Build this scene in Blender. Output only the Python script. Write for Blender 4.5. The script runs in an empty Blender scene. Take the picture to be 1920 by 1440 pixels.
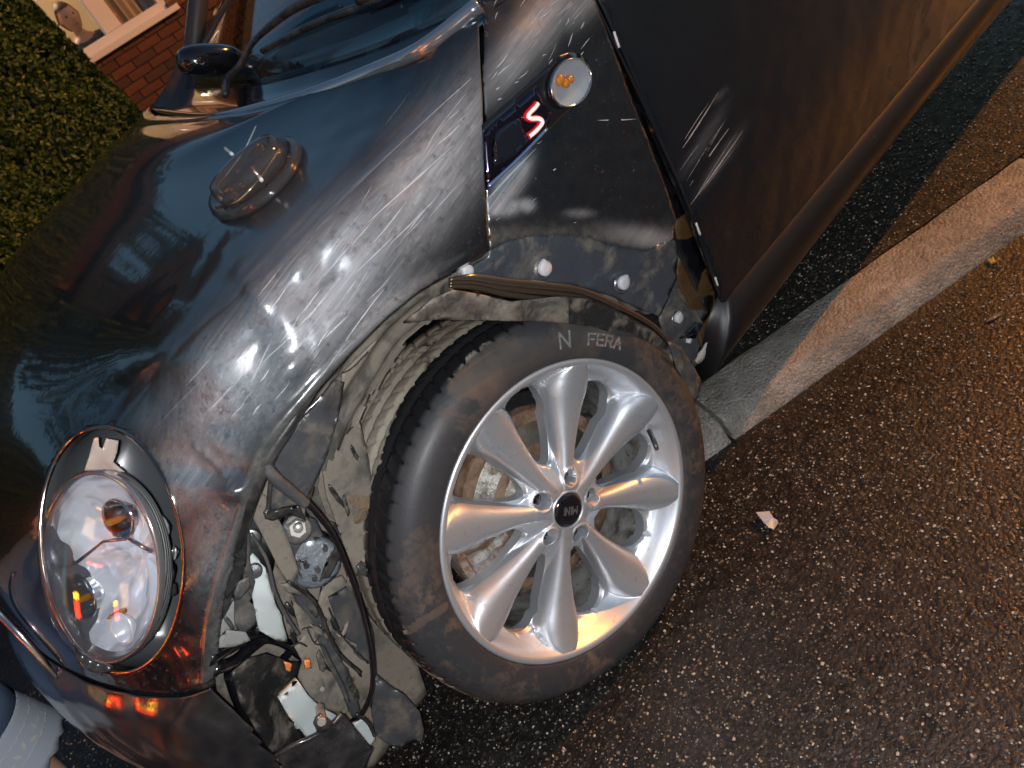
import bpy, bmesh, math, random
import numpy as np
from mathutils import Vector, Matrix
from mathutils.bvhtree import BVHTree
from mathutils.geometry import delaunay_2d_cdt
random.seed(7); rng = np.random.default_rng(7)
scn = bpy.context.scene
COL = scn.collection
# ------------------------------------------------------------------ camera
CAM = np.array([.3198, 1.5741, 1.1055]); FOC = 1429.7
RC = np.array([[-.6540, .6094, -.4481], [-.6752, -.2032, .7091], [.3411, .7663, .5444]])
_u, _s, _v = np.linalg.svd(RC); RC = _u @ _v
cd = bpy.data.cameras.new('camera'); cam = bpy.data.objects.new('camera', cd); COL.objects.link(cam)
cam.matrix_world = Matrix([list(RC.T[i]) + [CAM[i]] for i in range(3)] + [[0, 0, 0, 1]])
cd.sensor_width = 36; cd.lens = FOC / 1920 * 36; cd.clip_start = .02; cd.clip_end = 400
scn.camera = cam
cd.dof.use_dof = True; cd.dof.focus_distance = 1.12; cd.dof.aperture_fstop = 9
# ------------------------------------------------------------------ sky, lamps, exposure
w = bpy.data.worlds.new('World'); scn.world = w; w.use_nodes = True
nt = w.node_tree; bg = nt.nodes['Background']
sky = nt.nodes.new('ShaderNodeTexSky'); sky.sky_type = 'NISHITA'; sky.sun_disc = False
sky.sun_elevation = math.radians(5); sky.sun_rotation = math.radians(80)
sky.air_density = 1.0; sky.dust_density = .3; sky.ozone_density = 2.4; sky.altitude = 0
nt.links.new(sky.outputs[0], bg.inputs[0]); bg.inputs[1].default_value = .092
def light(name, kind, loc, energy, col, **k):
    l = bpy.data.lights.new(name, kind); l.energy = energy; l.color = col
    for a, b in k.items(): setattr(l, a, b)
    o = bpy.data.objects.new(name, l); o.location = loc; COL.objects.link(o); return o
def aim(o, t):
    d = Vector(t) - o.location; o.rotation_euler = d.to_track_quat('-Z', 'Y').to_euler()
# the phone's own flash next to its lens
fl = light('phone_flash', 'SPOT', (.335, 1.60, 1.13), 34, (.95, .97, 1), shadow_soft_size=.008, spot_size=math.radians(120), spot_blend=.8)
aim(fl, (.05, .8, .45))
# sodium street lamp up the road behind the car (post and head are built below)
LAMP = (-7.5, 2.4, 5.2)
sl = light('street_lamp_light', 'POINT', (LAMP[0], LAMP[1], LAMP[2] - .2), 1900, (1, .36, .05), shadow_soft_size=.07)
scn.view_settings.view_transform = 'Standard'; scn.view_settings.look = 'None'
scn.view_settings.exposure = .8; scn.view_settings.gamma = 1
scn.render.film_transparent = False
scn.cycles.max_bounces = 8; scn.cycles.transparent_max_bounces = 12
scn.cycles.caustics_reflective = False; scn.cycles.caustics_refractive = False
try: scn.cycles.use_denoising = True
except Exception: pass

# ------------------------------------------------------------------ measuring helpers
def ray(px, py):
    d = RC.T @ np.array([(px - 960) / FOC, -(py - 720) / FOC, -1.]); return d / np.linalg.norm(d)
def at(px, py, val, ax='y'):
    i = 'xyz'.index(ax); d = ray(px, py); return CAM + (val - CAM[i]) / d[i] * d
def proj(P):
    p = (np.asarray(P, float) - CAM) @ RC.T
    z = np.minimum(p[..., 2], -1e-3)
    return np.stack([960 + FOC * p[..., 0] / -z, 720 - FOC * p[..., 1] / -z], -1)
def noise(P, f=1., seed=0, oct=3):
    P = np.asarray(P, float) * f; r = np.zeros(P.shape[:-1]); a = 1.
    g = np.random.default_rng(seed + 11)
    for o in range(oct):
        for k in range(5):
            d = g.normal(size=3); d /= np.linalg.norm(d); ph = g.uniform(0, 6.28)
            r += a * np.sin((P @ d) * 6.28 * (1 + .35 * k) + ph + 1.7 * np.sin((P @ g.normal(size=3)) * 3.1)) / 5
        P = P * 2.1; a *= .5
    return r
# ------------------------------------------------------------------ object helpers
def link(o, parent=None):
    COL.objects.link(o)
    if parent is not None: o.parent = parent
    return o
def tag(o, label=None, cat=None, group=None, kind=None):
    if label: o['label'] = label
    if cat: o['category'] = cat
    if group: o['group'] = group
    if kind: o['kind'] = kind
    return o
def empty(name, loc=(0, 0, 0)):
    o = bpy.data.objects.new(name, None); o.location = loc; o.empty_display_size = .1; return link(o)
def setparent(o, p):
    o.parent = p; o.matrix_parent_inverse = Matrix.Translation(-Vector(p.location))
def mk(name, V, F, mat, parent=None, smooth=True, attrs=None, kind=None, uvs=None):
    me = bpy.data.meshes.new(name)
    V = np.asarray(V, float)
    me.from_pydata([tuple(v) for v in V.tolist()], [], [tuple(int(i) for i in f) for f in F])
    if smooth: me.polygons.foreach_set('use_smooth', [True] * len(me.polygons))
    if attrs:
        for k, a in attrs.items():
            at_ = me.attributes.new(k, 'FLOAT', 'POINT'); at_.data.foreach_set('value', np.asarray(a, np.float32))
    me.materials.append(mat); me.update()
    o = bpy.data.objects.new(name, me); COL.objects.link(o)
    if parent is not None: setparent(o, parent)
    if kind: o['kind'] = kind
    return o
def solid(o, t, off=-1):
    m = o.modifiers.new('thick', 'SOLIDIFY'); m.thickness = t; m.offset = off; return o
def bevel(o, wd, seg=2):
    m = o.modifiers.new('bevel', 'BEVEL'); m.width = wd; m.segments = seg; m.limit_method = 'ANGLE'; m.angle_limit = .6; return o
def boxv(c, s, rot=None):
    c = np.array(c, float); s = np.array(s, float) / 2
    V = np.array([[x, y, z] for x in (-1, 1) for y in (-1, 1) for z in (-1, 1)]) * s
    if rot is not None: V = V @ np.array(rot).T
    F = [(0, 1, 3, 2), (4, 6, 7, 5), (0, 4, 5, 1), (2, 3, 7, 6), (0, 2, 6, 4), (1, 5, 7, 3)]
    return V + c, F
def join(parts):
    V = []; F = []; n = 0
    for v, f in parts:
        V.append(np.asarray(v)); F += [tuple(i + n for i in q) for q in f]; n += len(v)
    return np.concatenate(V), F
def box(name, c, s, mat, parent=None, rot=None, bev=0, kind=None):
    V, F = boxv(c, s, rot); o = mk(name, V, F, mat, parent, smooth=False, kind=kind)
    if bev: bevel(o, bev)
    return o
def tubev(pts, r, seg=10, cap=True):
    pts = np.asarray(pts, float); n = len(pts)
    r = np.full(n, r) if np.isscalar(r) else np.asarray(r, float)
    T = np.gradient(pts, axis=0); T /= np.linalg.norm(T, axis=1)[:, None] + 1e-12
    a = np.array([0, 0, 1.]) if abs(T[0][2]) < .9 else np.array([1., 0, 0])
    V = []; N = np.cross(T[0], a); N /= np.linalg.norm(N)
    for i in range(n):
        N = N - T[i] * (N @ T[i]); N /= np.linalg.norm(N) + 1e-12; B = np.cross(T[i], N)
        for k in range(seg):
            t = 2 * math.pi * k / seg; V.append(pts[i] + r[i] * (math.cos(t) * N + math.sin(t) * B))
    F = [(i * seg + k, i * seg + (k + 1) % seg, (i + 1) * seg + (k + 1) % seg, (i + 1) * seg + k) for i in range(n - 1) for k in range(seg)]
    if cap: F += [tuple(range(seg))[::-1], tuple((n - 1) * seg + k for k in range(seg))]
    return np.array(V), F
def smoothpath(pts, n=40):
    pts = np.asarray(pts, float); m = len(pts); out = []
    Q = np.vstack([2 * pts[0] - pts[1], pts, 2 * pts[-1] - pts[-2]])
    for t in np.linspace(0, m - 1 - 1e-6, n):
        i = int(t); f = t - i; p0, p1, p2, p3 = Q[i], Q[i + 1], Q[i + 2], Q[i + 3]
        out.append(.5 * (2 * p1 + (p2 - p0) * f + (2 * p0 - 5 * p1 + 4 * p2 - p3) * f * f + (3 * p1 - p0 - 3 * p2 + p3) * f ** 3))
    return np.array(out)
def tube(name, pts, r, mat, parent=None, seg=10, n=40):
    p = smoothpath(pts, n); rr = r if np.isscalar(r) else np.interp(np.linspace(0, 1, n), np.linspace(0, 1, len(r)), r)
    V, F = tubev(p, rr, seg); return mk(name, V, F, mat, parent)
def inpoly(P, poly):
    P = np.asarray(P); x, y = P[:, 0], P[:, 1]; c = np.zeros(len(P), bool); m = len(poly)
    for i in range(m):
        x1, y1 = poly[i]; x2, y2 = poly[(i + 1) % m]
        k = ((y1 > y) != (y2 > y)) & (x < (x2 - x1) * (y - y1) / ((y2 - y1) if y2 != y1 else 1e-12) + x1); c ^= k
    return c
def dens(poly, step):
    poly = np.asarray(poly, float); out = []
    for i in range(len(poly)):
        a, b = poly[i], poly[(i + 1) % len(poly)]; n = max(1, int(np.linalg.norm(b[:2] - a[:2]) / step))
        for k in range(n): out.append(a + (b - a) * k / n)
    return np.array(out)
def cdt(outline, step, holes=(), jit=.25):
    """outline, holes: Nx2.  returns 2-D verts and triangles."""
    rings = [dens(outline, step)] + [dens(h, step) for h in holes]
    edges = []; pts = []; n = 0
    for r_ in rings:
        m = len(r_); edges += [(n + i, n + (i + 1) % m) for i in range(m)]; pts.append(r_[:, :2]); n += m
    B = np.concatenate(pts)
    lo, hi = B.min(0), B.max(0)
    gx, gy = np.meshgrid(np.arange(lo[0], hi[0], step), np.arange(lo[1], hi[1], step * .87))
    gx = gx + (np.arange(gx.shape[0]) % 2)[:, None] * step * .5
    G = np.stack([gx.ravel(), gy.ravel()], 1) + rng.uniform(-jit, jit, (gx.size, 2)) * step * .3
    k = inpoly(G, rings[0])
    for h in rings[1:]: k &= ~inpoly(G, h)
    G = G[k]
    # keep interior points away from the border
    if len(G):
        keep = np.ones(len(G), bool)
        for s in range(0, len(G), 4000):
            d = ((G[s:s + 4000, None, :] - B[None]) ** 2).sum(-1).min(1); keep[s:s + 4000] = d > (step * .45) ** 2
        G = G[keep]
    A = np.concatenate([B, G]) if len(G) else B
    r = delaunay_2d_cdt([Vector(p) for p in A.tolist()], edges, [], 0, 1e-7)
    V = np.array([tuple(v) for v in r[0]]); T = np.array([tuple(f) for f in r[2] if len(f) == 3])
    c = V[T].mean(1); k = inpoly(c, rings[0])
    for h in rings[1:]: k &= ~inpoly(c, h)
    return V, T[k]
def plate(name, poly, mat, parent=None, t=.003, step=14, crumple=0, freq=18, seed=0, bulge=0, smooth=True, holes=()):
    """sheet piece whose outline is measured as (px, py, y); y is metres from the car's centre line"""
    poly = np.array(poly, float)
    V2, T = cdt(poly[:, :2], step, holes)
    D = ((V2[:, None, :] - poly[None, :, :2]) ** 2).sum(-1) + 30; W = 1 / D ** 1.3; yy = (W * poly[:, 2]).sum(1) / W.sum(1)
    c = poly[:, :2].mean(0); rad = np.linalg.norm(poly[:, :2] - c, axis=1).max()
    if bulge: yy = yy + bulge * np.clip(1 - (np.linalg.norm(V2 - c, axis=1) / rad) ** 2, 0, 1)
    P = np.array([at(a[0], a[1], b) for a, b in zip(V2, yy)])
    if crumple:
        P[:, 1] += crumple * noise(P, freq, seed); P[:, 0] += .4 * crumple * noise(P, freq, seed + 5)
    o = mk(name, P, T, mat, parent, smooth)
    if t: solid(o, t, 0)
    return o
# ------------------------------------------------------------------ material helpers
class M:
    def __init__(s, name):
        s.m = bpy.data.materials.new(name); s.m.use_nodes = True; s.t = s.m.node_tree; s.b = s.t.nodes['Principled BSDF']
        s.tc = s.t.nodes.new('ShaderNodeTexCoord')
    def n(s, typ, **k):
        o = s.t.nodes.new('ShaderNode' + typ)
        for a, b in k.items(): setattr(o, a, b)
        return o
    def l(s, a, b): s.t.links.new(a, b)
    def set(s, **k):
        for a, b in k.items():
            a = {'base': 'Base Color', 'rough': 'Roughness', 'metal': 'Metallic', 'coat': 'Coat Weight', 'coatr': 'Coat Roughness', 'trans': 'Transmission Weight', 'ior': 'IOR', 'spec': 'Specular IOR Level', 'alpha': 'Alpha', 'emis': 'Emission Strength', 'emc': 'Emission Color', 'sss': 'Subsurface Weight', 'sheen': 'Sheen Weight'}[a]
            i = s.b.inputs[a]
            if hasattr(b, 'type') and hasattr(b, 'links'): s.l(b, i)
            elif isinstance(b, tuple): i.default_value = (*b, 1) if len(b) == 3 else b
            else: i.default_value = b
        return s
    def map(s, scale=(1, 1, 1), rot=(0, 0, 0), coord='Object'):
        m = s.n('Mapping'); m.inputs['Scale'].default_value = scale; m.inputs['Rotation'].default_value = rot
        s.l(s.tc.outputs[coord], m.inputs[0]); return m.outputs[0]
    def noise(s, scale=5, det=4, vec=None, rough=.6, dist=0):
        n = s.n('TexNoise'); n.inputs['Scale'].default_value = scale; n.inputs['Detail'].default_value = det; n.inputs['Roughness'].default_value = rough; n.inputs['Distortion'].default_value = dist
        s.l(vec if vec is not None else s.tc.outputs['Object'], n.inputs['Vector']); return n.outputs['Fac']
    def vor(s, scale=50, vec=None, feature='F1', out='Distance', rnd=1):
        n = s.n('TexVoronoi', feature=feature); n.inputs['Scale'].default_value = scale; n.inputs['Randomness'].default_value = rnd
        s.l(vec if vec is not None else s.tc.outputs['Object'], n.inputs['Vector']); return n.outputs[out]
    def ramp(s, fac, stops, interp='LINEAR'):
        n = s.n('ValToRGB'); r = n.color_ramp; r.interpolation = interp
        while len(r.elements) < len(stops): r.elements.new(.5)
        for e, (p, c) in zip(r.elements, stops):
            e.position = p; e.color = (c, c, c, 1) if np.isscalar(c) else (*c, 1)
        s.l(fac, n.inputs[0]); return n.outputs[0]
    def mix(s, fac, a, b, blend='MIX'):
        n = s.n('Mix', data_type='RGBA', blend_type=blend)
        for i, v in ((0, fac), (6, a), (7, b)):
            if hasattr(v, 'links'): s.l(v, n.inputs[i])
            elif np.isscalar(v): n.inputs[i].default_value = v if i == 0 else (v, v, v, 1)
            else: n.inputs[i].default_value = (*v, 1)
        return n.outputs[2]
    def math(s, op, a, b=None, clamp=False):
        n = s.n('Math', operation=op, use_clamp=clamp)
        for i, v in enumerate((a, b)):
            if v is None: continue
            if hasattr(v, 'links'): s.l(v, n.inputs[i])
            else: n.inputs[i].default_value = v
        return n.outputs[0]
    def attr(s, name):
        n = s.n('Attribute'); n.attribute_name = name; return n.outputs['Fac']
    def bump(s, h, strength=.5, dist=.01, prev=None):
        n = s.n('Bump'); n.inputs['Strength'].default_value = strength; n.inputs['Distance'].default_value = dist
        s.l(h, n.inputs['Height'])
        if prev is not None: s.l(prev, n.inputs['Normal'])
        s.l(n.outputs[0], s.b.inputs['Normal']); s.nrm = n.outputs[0]; return n.outputs[0]
def simple(name, base, rough=.5, metal=0, **k):
    return M(name).set(base=base, rough=rough, metal=metal, **k).m
def dirty(name, clean, mud, lo=.4, hi=.6, scale=14, cr=.35, mr=.8, bump=.25, metal=0, dark=None, spots=True, stretch=(1, 1, 1), coat=0):
    a = M(name); v = a.map(stretch)
    f = a.ramp(a.noise(scale, 6, v, .65, .4), [(lo, 0), (hi, 1)])
    big = a.ramp(a.noise(scale * .3, 3, v), [(.35, .75), (.7, 1.15)])
    mudc = a.mix(1, mud, big, 'MULTIPLY')
    c = a.mix(f, clean, mudc)
    if spots:
        sp = a.ramp(a.noise(scale * 7, 3), [(.62, 0), (.68, 1)]); c = a.mix(a.math('MULTIPLY', sp, .6), c, tuple(x * .45 for x in mud))
    r = a.mix(f, cr, mr); a.set(base=c, rough=r, metal=metal, coat=coat, coatr=.1)
    a.bump(a.noise(scale * 6, 5), bump, .004)
    return a.m
# ------------------------------------------------------------------ materials
def paint_mat(name='car_paint'):
    a = M(name); sc = a.attr('scuff_haze'); du = a.attr('dust')
    vr = a.n('VectorRotate', rotation_type='Y_AXIS'); vr.inputs['Angle'].default_value = math.radians(-11); a.l(a.tc.outputs['Object'], vr.inputs['Vector'])
    def stretched(sc_):
        m = a.n('Mapping'); m.inputs['Scale'].default_value = sc_; a.l(vr.outputs[0], m.inputs[0]); return m.outputs[0]
    st = a.ramp(a.noise(1.0, 7, stretched((4, 95, 95)), .72), [(.42, 0), (.60, 1)])
    st2 = a.ramp(a.noise(1.0, 3, stretched((5, 330, 330)), .6), [(.57, 0), (.64, 1)])
    fine = a.ramp(a.noise(1.0, 2, stretched((9, 520, 520)), .6), [(.60, 0), (.66, 1)])
    cl = a.ramp(a.noise(9, 5), [(.3, .65), (.7, 1)])
    s = a.math('MULTIPLY', sc, a.math('ADD', a.math('MULTIPLY', st, .22), a.math('ADD', a.math('MULTIPLY', st2, .22), a.math('ADD', a.math('MULTIPLY', fine, .12), .48))), clamp=True)
    s = a.math('MULTIPLY', s, cl, clamp=True)
    du = a.math('MULTIPLY', du, 1.0)
    base = a.mix(s, (.0045, .0065, .009), (.31, .335, .36))  # grey of the scrapes, lightened to paint in the flash haze
    gr = a.ramp(a.noise(60, 6), [(.35, .3), (.75, 1)])
    d = a.math('MULTIPLY', du, gr, clamp=True)
    base = a.mix(d, base, (.15, .145, .13))
    r0 = a.math('ADD', a.math('MULTIPLY', a.noise(18, 4), .05), .22)
    rr = a.math('MAXIMUM', a.mix(sc, r0, .46), a.math('MULTIPLY', d, .7))
    a.set(base=base, rough=rr, spec=.22, metal=.0, coat=1.0)
    cr = a.math('ADD', a.math('MULTIPLY', sc, .27), a.math('ADD', a.math('MULTIPLY', d, .5), .035), clamp=True)
    a.l(cr, a.b.inputs['Coat Roughness'])
    film = a.math('ADD', a.math('MULTIPLY', a.noise(42, 3), .35), a.math('MULTIPLY', a.math('ADD', st, st2), sc))
    a.bump(film, .12, .003)
    a.l(a.nrm, a.b.inputs['Coat Normal'])
    return a.m
PAINT = paint_mat()
GLOSSBLK = simple('gloss_black', (.006, .006, .008), .12, coat=1, coatr=.04)
def trimm():
    a = M('wet_black_plastic'); a.set(base=a.mix(a.ramp(a.noise(30, 5), [(.4, 0), (.75, 1)]), (.012, .012, .013), (.06, .055, .05)), rough=a.ramp(a.noise(50, 3), [(.3, .15), (.7, .5)]), coat=.6, coatr=.15)
    a.bump(a.noise(70, 4), .2, .003); return a.m
TRIM = trimm()
GREYPL = dirty('grey_plastic_muddy', (.05, .052, .056), (.13, .11, .088), .48, .66, 26, .3, .6)
MUD = dirty('mud_coated_liner', (.07, .066, .058), (.20, .172, .136), .36, .50, 16, .5, .7, .35)
MUDD = dirty('dark_muddy_plastic', (.018, .018, .019), (.16, .135, .105), .50, .66, 22, .3, .7, .3)
PRIMER = dirty('bare_wing_flange', (.045, .052, .062), (.17, .15, .12), .52, .68, 17, .25, .7, .3, metal=.1, coat=.5)
RUSTM = dirty('rusty_steel', (.10, .05, .03), (.22, .14, .09), .4, .6, 40, .6, .85, .6)
ROTOR = dirty('brake_steel', (.16, .15, .13), (.12, .09, .06), .45, .6, 30, .4, .7, .3, metal=.5)
CHROME = simple('chrome', (.75, .75, .76), .08, 1)
COPPERCH = simple('tinted_chrome_ring', (.50, .38, .30), .12, 1)
WHITEPL = M('white_foam').set(base=(.46, .49, .475), rough=.5, sss=.1).m
CLIP = simple('grey_clip', (.42, .41, .42), .5)
BOLT = simple('dark_bolt', (.05, .05, .055), .35, 1)
def alloy():
    a = M('silver_alloy'); g = a.ramp(a.noise(9, 6, a.map((1, 1, 1)), .7, .6), [(.56, 0), (.66, 1)])
    g2 = a.ramp(a.noise(55, 6, None, .8, 1.5), [(.58, 0), (.66, 1)])
    gg = a.math('MULTIPLY', g, g2)
    a.set(base=a.mix(gg, (.56, .58, .61), (.15, .12, .09)), metal=a.mix(gg, .75, .1), rough=a.mix(gg, .43, .6), coat=.12, coatr=.12)
    a.bump(a.noise(160, 3), .06, .002); return a.m
ALLOY = alloy()
def tyremat():
    a = M('wet_muddy_rubber'); mud = a.attr('mud')
    n1 = a.ramp(a.noise(11, 7, None, .7, .5), [(.36, 0), (.56, 1)])
    f = a.math('MULTIPLY', a.math('ADD', a.math('MULTIPLY', n1, .55), .45), mud, clamp=True)
    edge = a.ramp(a.math('ADD', f, a.math('MULTIPLY', a.math('SUBTRACT', a.noise(45, 5, None, .8), .5), .9)), [(.36, 0), (.52, 1)])
    tone = a.mix(a.ramp(a.noise(5, 3), [(.35, 0), (.65, 1)]), (.27, .24, .19), (.10, .075, .055))
    tone = a.mix(a.attr('side'), tone, a.mix(a.ramp(a.noise(8, 4), [(.4, 0), (.62, 1)]), (.085, .062, .048), (.04, .036, .034)))
    a.set(base=a.mix(edge, a.mix(a.attr('side'), (.010, .010, .011), (.030, .031, .034)), tone), rough=a.mix(edge, a.mix(a.attr('side'), .22, .50), .75), spec=.3, coat=.05, coatr=.3)
    a.bump(a.noise(150, 4, None, .7), .25, .002); return a.m
TYRE = tyremat()
def glassm(name, col=(1, 1, 1), rough=.0, ior=1.45, haze=0.):
    # thin clear sheet: straight transmission plus a Fresnel reflection (and a little milky scatter)
    a = M(name); a.t.nodes.remove(a.b); out = [n for n in a.t.nodes if n.type == 'OUTPUT_MATERIAL'][0]
    tr = a.n('BsdfTransparent'); tr.inputs[0].default_value = (*col, 1); gl = a.n('BsdfGlossy'); gl.inputs['Roughness'].default_value = max(rough, .01); fr = a.n('Fresnel'); geo = a.n('NewGeometry'); bf = geo.outputs['Backfacing']; a.l(a.math('ADD', a.math('MULTIPLY', bf, 1 / ior - ior), ior), fr.inputs[0])
    mx = a.n('MixShader'); a.l(fr.outputs[0], mx.inputs[0]); src = tr.outputs[0]
    if haze:
        df = a.n('BsdfDiffuse'); df.inputs[0].default_value = (.6, .6, .6, 1); m2 = a.n('MixShader'); m2.inputs[0].default_value = haze; a.l(src, m2.inputs[1]); a.l(df.outputs[0], m2.inputs[2]); src = m2.outputs[0]
    a.l(src, mx.inputs[1]); a.l(gl.outputs[0], mx.inputs[2]); a.l(mx.outputs[0], out.inputs[0]); return a.m
LENS = glassm('clear_polycarbonate', (.99, .99, 1), .01, 1.5)
MILKY = glassm('scratched_clear_plastic', (.80, .80, .80), .12, 1.3)
REFL = simple('lamp_reflector', (.55, .57, .60), .22, .7)
AMBER = M('amber_bulb').set(base=(.85, .30, .03), rough=.15, trans=.6).m

# ------------------------------------------------------------------ the car
car = empty('car', (0, 0, 0))
tag(car, 'crashed black hatchback with a scraped wing and missing wheel arch trim standing on the kerb', 'car')
def A(px, py, y): return at(px, py, y)
def Z(px, py, z): return at(px, py, z, 'z')
NET = [
 [A(915,480,.80), A(908,350,.80), A(901,150,.785), A(897,10,.75), Z(700,130,.93), Z(520,192,.934), Z(400,216,.94), (-.19,-.42,.958), A(287,209,-.75), (-.24,-.84,.74)],
 [A(862,508,.811), A(846,405,.806), A(824,300,.797), A(795,205,.748), (-.150,.50,.925), (-.05,.20,.932), (-.05,-.15,.944), (-.06,-.50,.944), (-.10,-.735,.905), (-.10,-.84,.70)],
 [A(778,557,.820), A(732,492,.816), A(682,428,.805), A(622,372,.750), (.00,.46,.895), (.04,.10,.908), (.05,-.2,.918), (.06,-.5,.9195), (.05,-.72,.875), (.05,-.84,.68)],
 [A(680,643,.826), A(612,604,.818), A(545,562,.803), A(472,522,.736), (.125,.43,.872), (.155,.10,.884), (.17,-.2,.893), (.18,-.5,.898), (.17,-.70,.855), (.17,-.83,.66)],
 [A(575,757,.823), A(500,720,.805), A(418,684,.776), A(333,650,.690), (.262,.40,.842), (.29,.10,.852), (.30,-.2,.862), (.305,-.49,.864), (.30,-.67,.82), (.28,-.81,.64)],
 [A(500,855,.812), A(424,816,.775), A(340,775,.712), A(262,738,.600), (.385,.36,.795), (.42,.08,.808), (.43,-.2,.815), (.425,-.46,.805), (.39,-.63,.765), (.35,-.78,.60)],
 [A(460,960,.790), (.350,.757,.690), (.395,.675,.712), (.442,.545,.740), (.49,.33,.742), (.52,.08,.755), (.525,-.2,.76), (.50,-.43,.745), (.45,-.59,.70), (.40,-.73,.55)],
 [A(430,1060,.765), (.415,.728,.640), (.470,.640,.655), (.522,.520,.680), (.572,.33,.685), (.60,.08,.695), (.60,-.2,.695), (.56,-.41,.68), (.50,-.56,.63), (.45,-.68,.5)],
 [A(405,1150,.742), (.468,.702,.580), (.528,.615,.590), (.582,.500,.610), (.632,.33,.622), (.665,.08,.632), (.66,-.2,.63), (.61,-.40,.61), (.54,-.53,.56), (.48,-.64,.45)],
 [A(392,1278,.725), (.523,.684,.512), (.570,.600,.508), (.618,.490,.510), (.664,.33,.520), (.697,.08,.528), (.69,-.2,.53), (.64,-.38,.51), (.57,-.50,.47), (.50,-.60,.4)],
]
NET = np.array([[list(p) for p in r] for r in NET])
def cr(P, t):
    m = len(P); Q = np.concatenate([[2 * P[0] - P[1]], P, [2 * P[-1] - P[-2]]])
    i = np.clip(np.floor(t).astype(int), 0, m - 2); f = (t - i).reshape((-1,) + (1,) * (P.ndim - 1))
    return .5 * (2 * Q[i + 1] + (Q[i + 2] - Q[i]) * f + (2 * Q[i] - 5 * Q[i + 1] + 4 * Q[i + 2] - Q[i + 3]) * f * f + (3 * Q[i + 1] - Q[i] - 3 * Q[i + 2] + Q[i + 3]) * f ** 3)
NU, NV = 361, 361
tu = np.linspace(0, 9, NU); tv = np.linspace(0, 9, NV)
rows = []
for k, r in enumerate(NET):
    if k == 0:
        a_ = cr(r[:4], tu[tu <= 3])
        CP = np.array([A(897,10,.75), Z(850,50,.94), Z(800,85,.935), Z(750,110,.932), Z(700,130,.93), Z(600,168,.93), Z(500,197,.934), Z(400,216,.94), (-.165,-.42,.952), A(287,209,-.72), (-.20,-.82,.76)])
        b_ = cr(CP, np.interp(tu[tu > 3], [3, 3.33, 3.66, 4, 4.33, 5, 5.6, 6.2, 7.2, 8.2, 9], np.arange(11.))); rows.append(np.concatenate([a_, b_]))
    else: rows.append(cr(r, tu))
G = cr(np.array(rows), tv)                       # (NV, NU, 3)
# crash damage: dents pressed into the wing
def dentfield(P):
    q = proj(P); d = np.zeros(P.shape[:-1])
    def g(cx, cy, sx, sy, ang, amp):
        a = math.radians(ang); x = q[..., 0] - cx; y = q[..., 1] - cy
        u = (x * math.cos(a) + y * math.sin(a)) / sx; v = (-x * math.sin(a) + y * math.cos(a)) / sy
        return amp * np.exp(-(u * u + v * v))
    d += g(600, 520, 90, 45, -50, -.011) + g(500, 560, 30, 60, -30, .005) + g(640, 470, 34, 26, 0, .004) + g(560, 500, 26, 22, 0, .004) + g(545, 690, 34, 20, -40, .005)
    d += g(480, 650, 64, 40, -60, -.011) + g(395, 720, 70, 60, -50, .003)
    d += g(370, 880, 60, 34, 20, -.010) + g(440, 915, 24, 20, 0, .008) + g(420, 830, 40, 22, 35, .005)
    d += g(790, 400, 100, 50, -55, -.004) + g(700, 560, 60, 30, -40, -.004)
    near = 1 / (1 + np.exp(-(P[..., 1] - .55) * 40))
    d = d * near
    # folded crease running to the arch edge
    a0, b0 = np.array([330., 905.]), np.array([452., 918.]); ab = b0 - a0
    for a0, b0, am in ((np.array([330., 905.]), np.array([452., 918.]), .006), (np.array([372., 835.]), np.array([452., 915.]), .006), (np.array([455., 520.]), np.array([500., 590.]), .003)):
        ab = b0 - a0; t = np.clip(((q - a0) @ ab) / (ab @ ab), 0, 1)[..., None]
        dist = np.linalg.norm(q - (a0 + t * ab), axis=-1); d += am * np.exp(-(dist / 9) ** 1.2) * near
    d += .0010 * noise(P, 9, 3, 2) * near
    return d
def gridnormal(G):
    du = np.gradient(G, axis=1); dv = np.gradient(G, axis=0); n = np.cross(du, dv); n /= np.linalg.norm(n, axis=-1)[..., None] + 1e-12; return n
GN = gridnormal(G)
if GN[180, 160, 2] < 0: GN = -GN
# long style crease between wing and bonnet top (column D)
uc = tu[None, :] - 3; vv = tv[:, None]
cre = -.0035 * np.exp(-(uc / .10) ** 2) * np.clip((vv - .1) / .6, 0, 1) * np.clip((6.3 - vv) / 1.2, 0, 1)
# rounded raised lip at the arch edge
lip = .003 * np.exp(-((tu[None, :] - .16) / .10) ** 2) - .012 * np.exp(-(tu[None, :] / .07) ** 2)
# rolled rear edge of the bonnet (above the scuttle)
rl = .004 * np.exp(-((vv - .16) / .11) ** 2) * (tu[None, :] > 3.02) * np.clip((tu[None, :] - 3.0) / .3, 0, 1)
G = G + GN * (dentfield(G) + cre + lip + rl)[..., None]
GN = gridnormal(G)
if GN[180, 160, 2] < 0: GN = -GN
quads = [(j * NU + i, j * NU + i + 1, (j + 1) * NU + i + 1, (j + 1) * NU + i) for j in range(NV - 1) for i in range(NU - 1)]
BV = BVHTree.FromPolygons([Vector(p) for p in G.reshape(-1, 3).tolist()], quads)
def hit(px, py, bv=None):
    h = (bv or BV).ray_cast(Vector(CAM), Vector(ray(px, py)))
    return (np.array(h[0]), np.array(h[1]), h[2]) if h[0] is not None else None
def hit_uv(px, py):
    h = hit(px, py)
    if h is None: return None
    j, i = divmod(h[2], NU - 1); p = h[0]; a = G[j, i]; e = G[j, i + 1] - a; f = G[j + 1, i] - a
    s = np.linalg.lstsq(np.stack([e, f], 1), p - a, rcond=None)[0]
    return np.array([i + np.clip(s[0], 0, 1), j + np.clip(s[1], 0, 1)])
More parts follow.
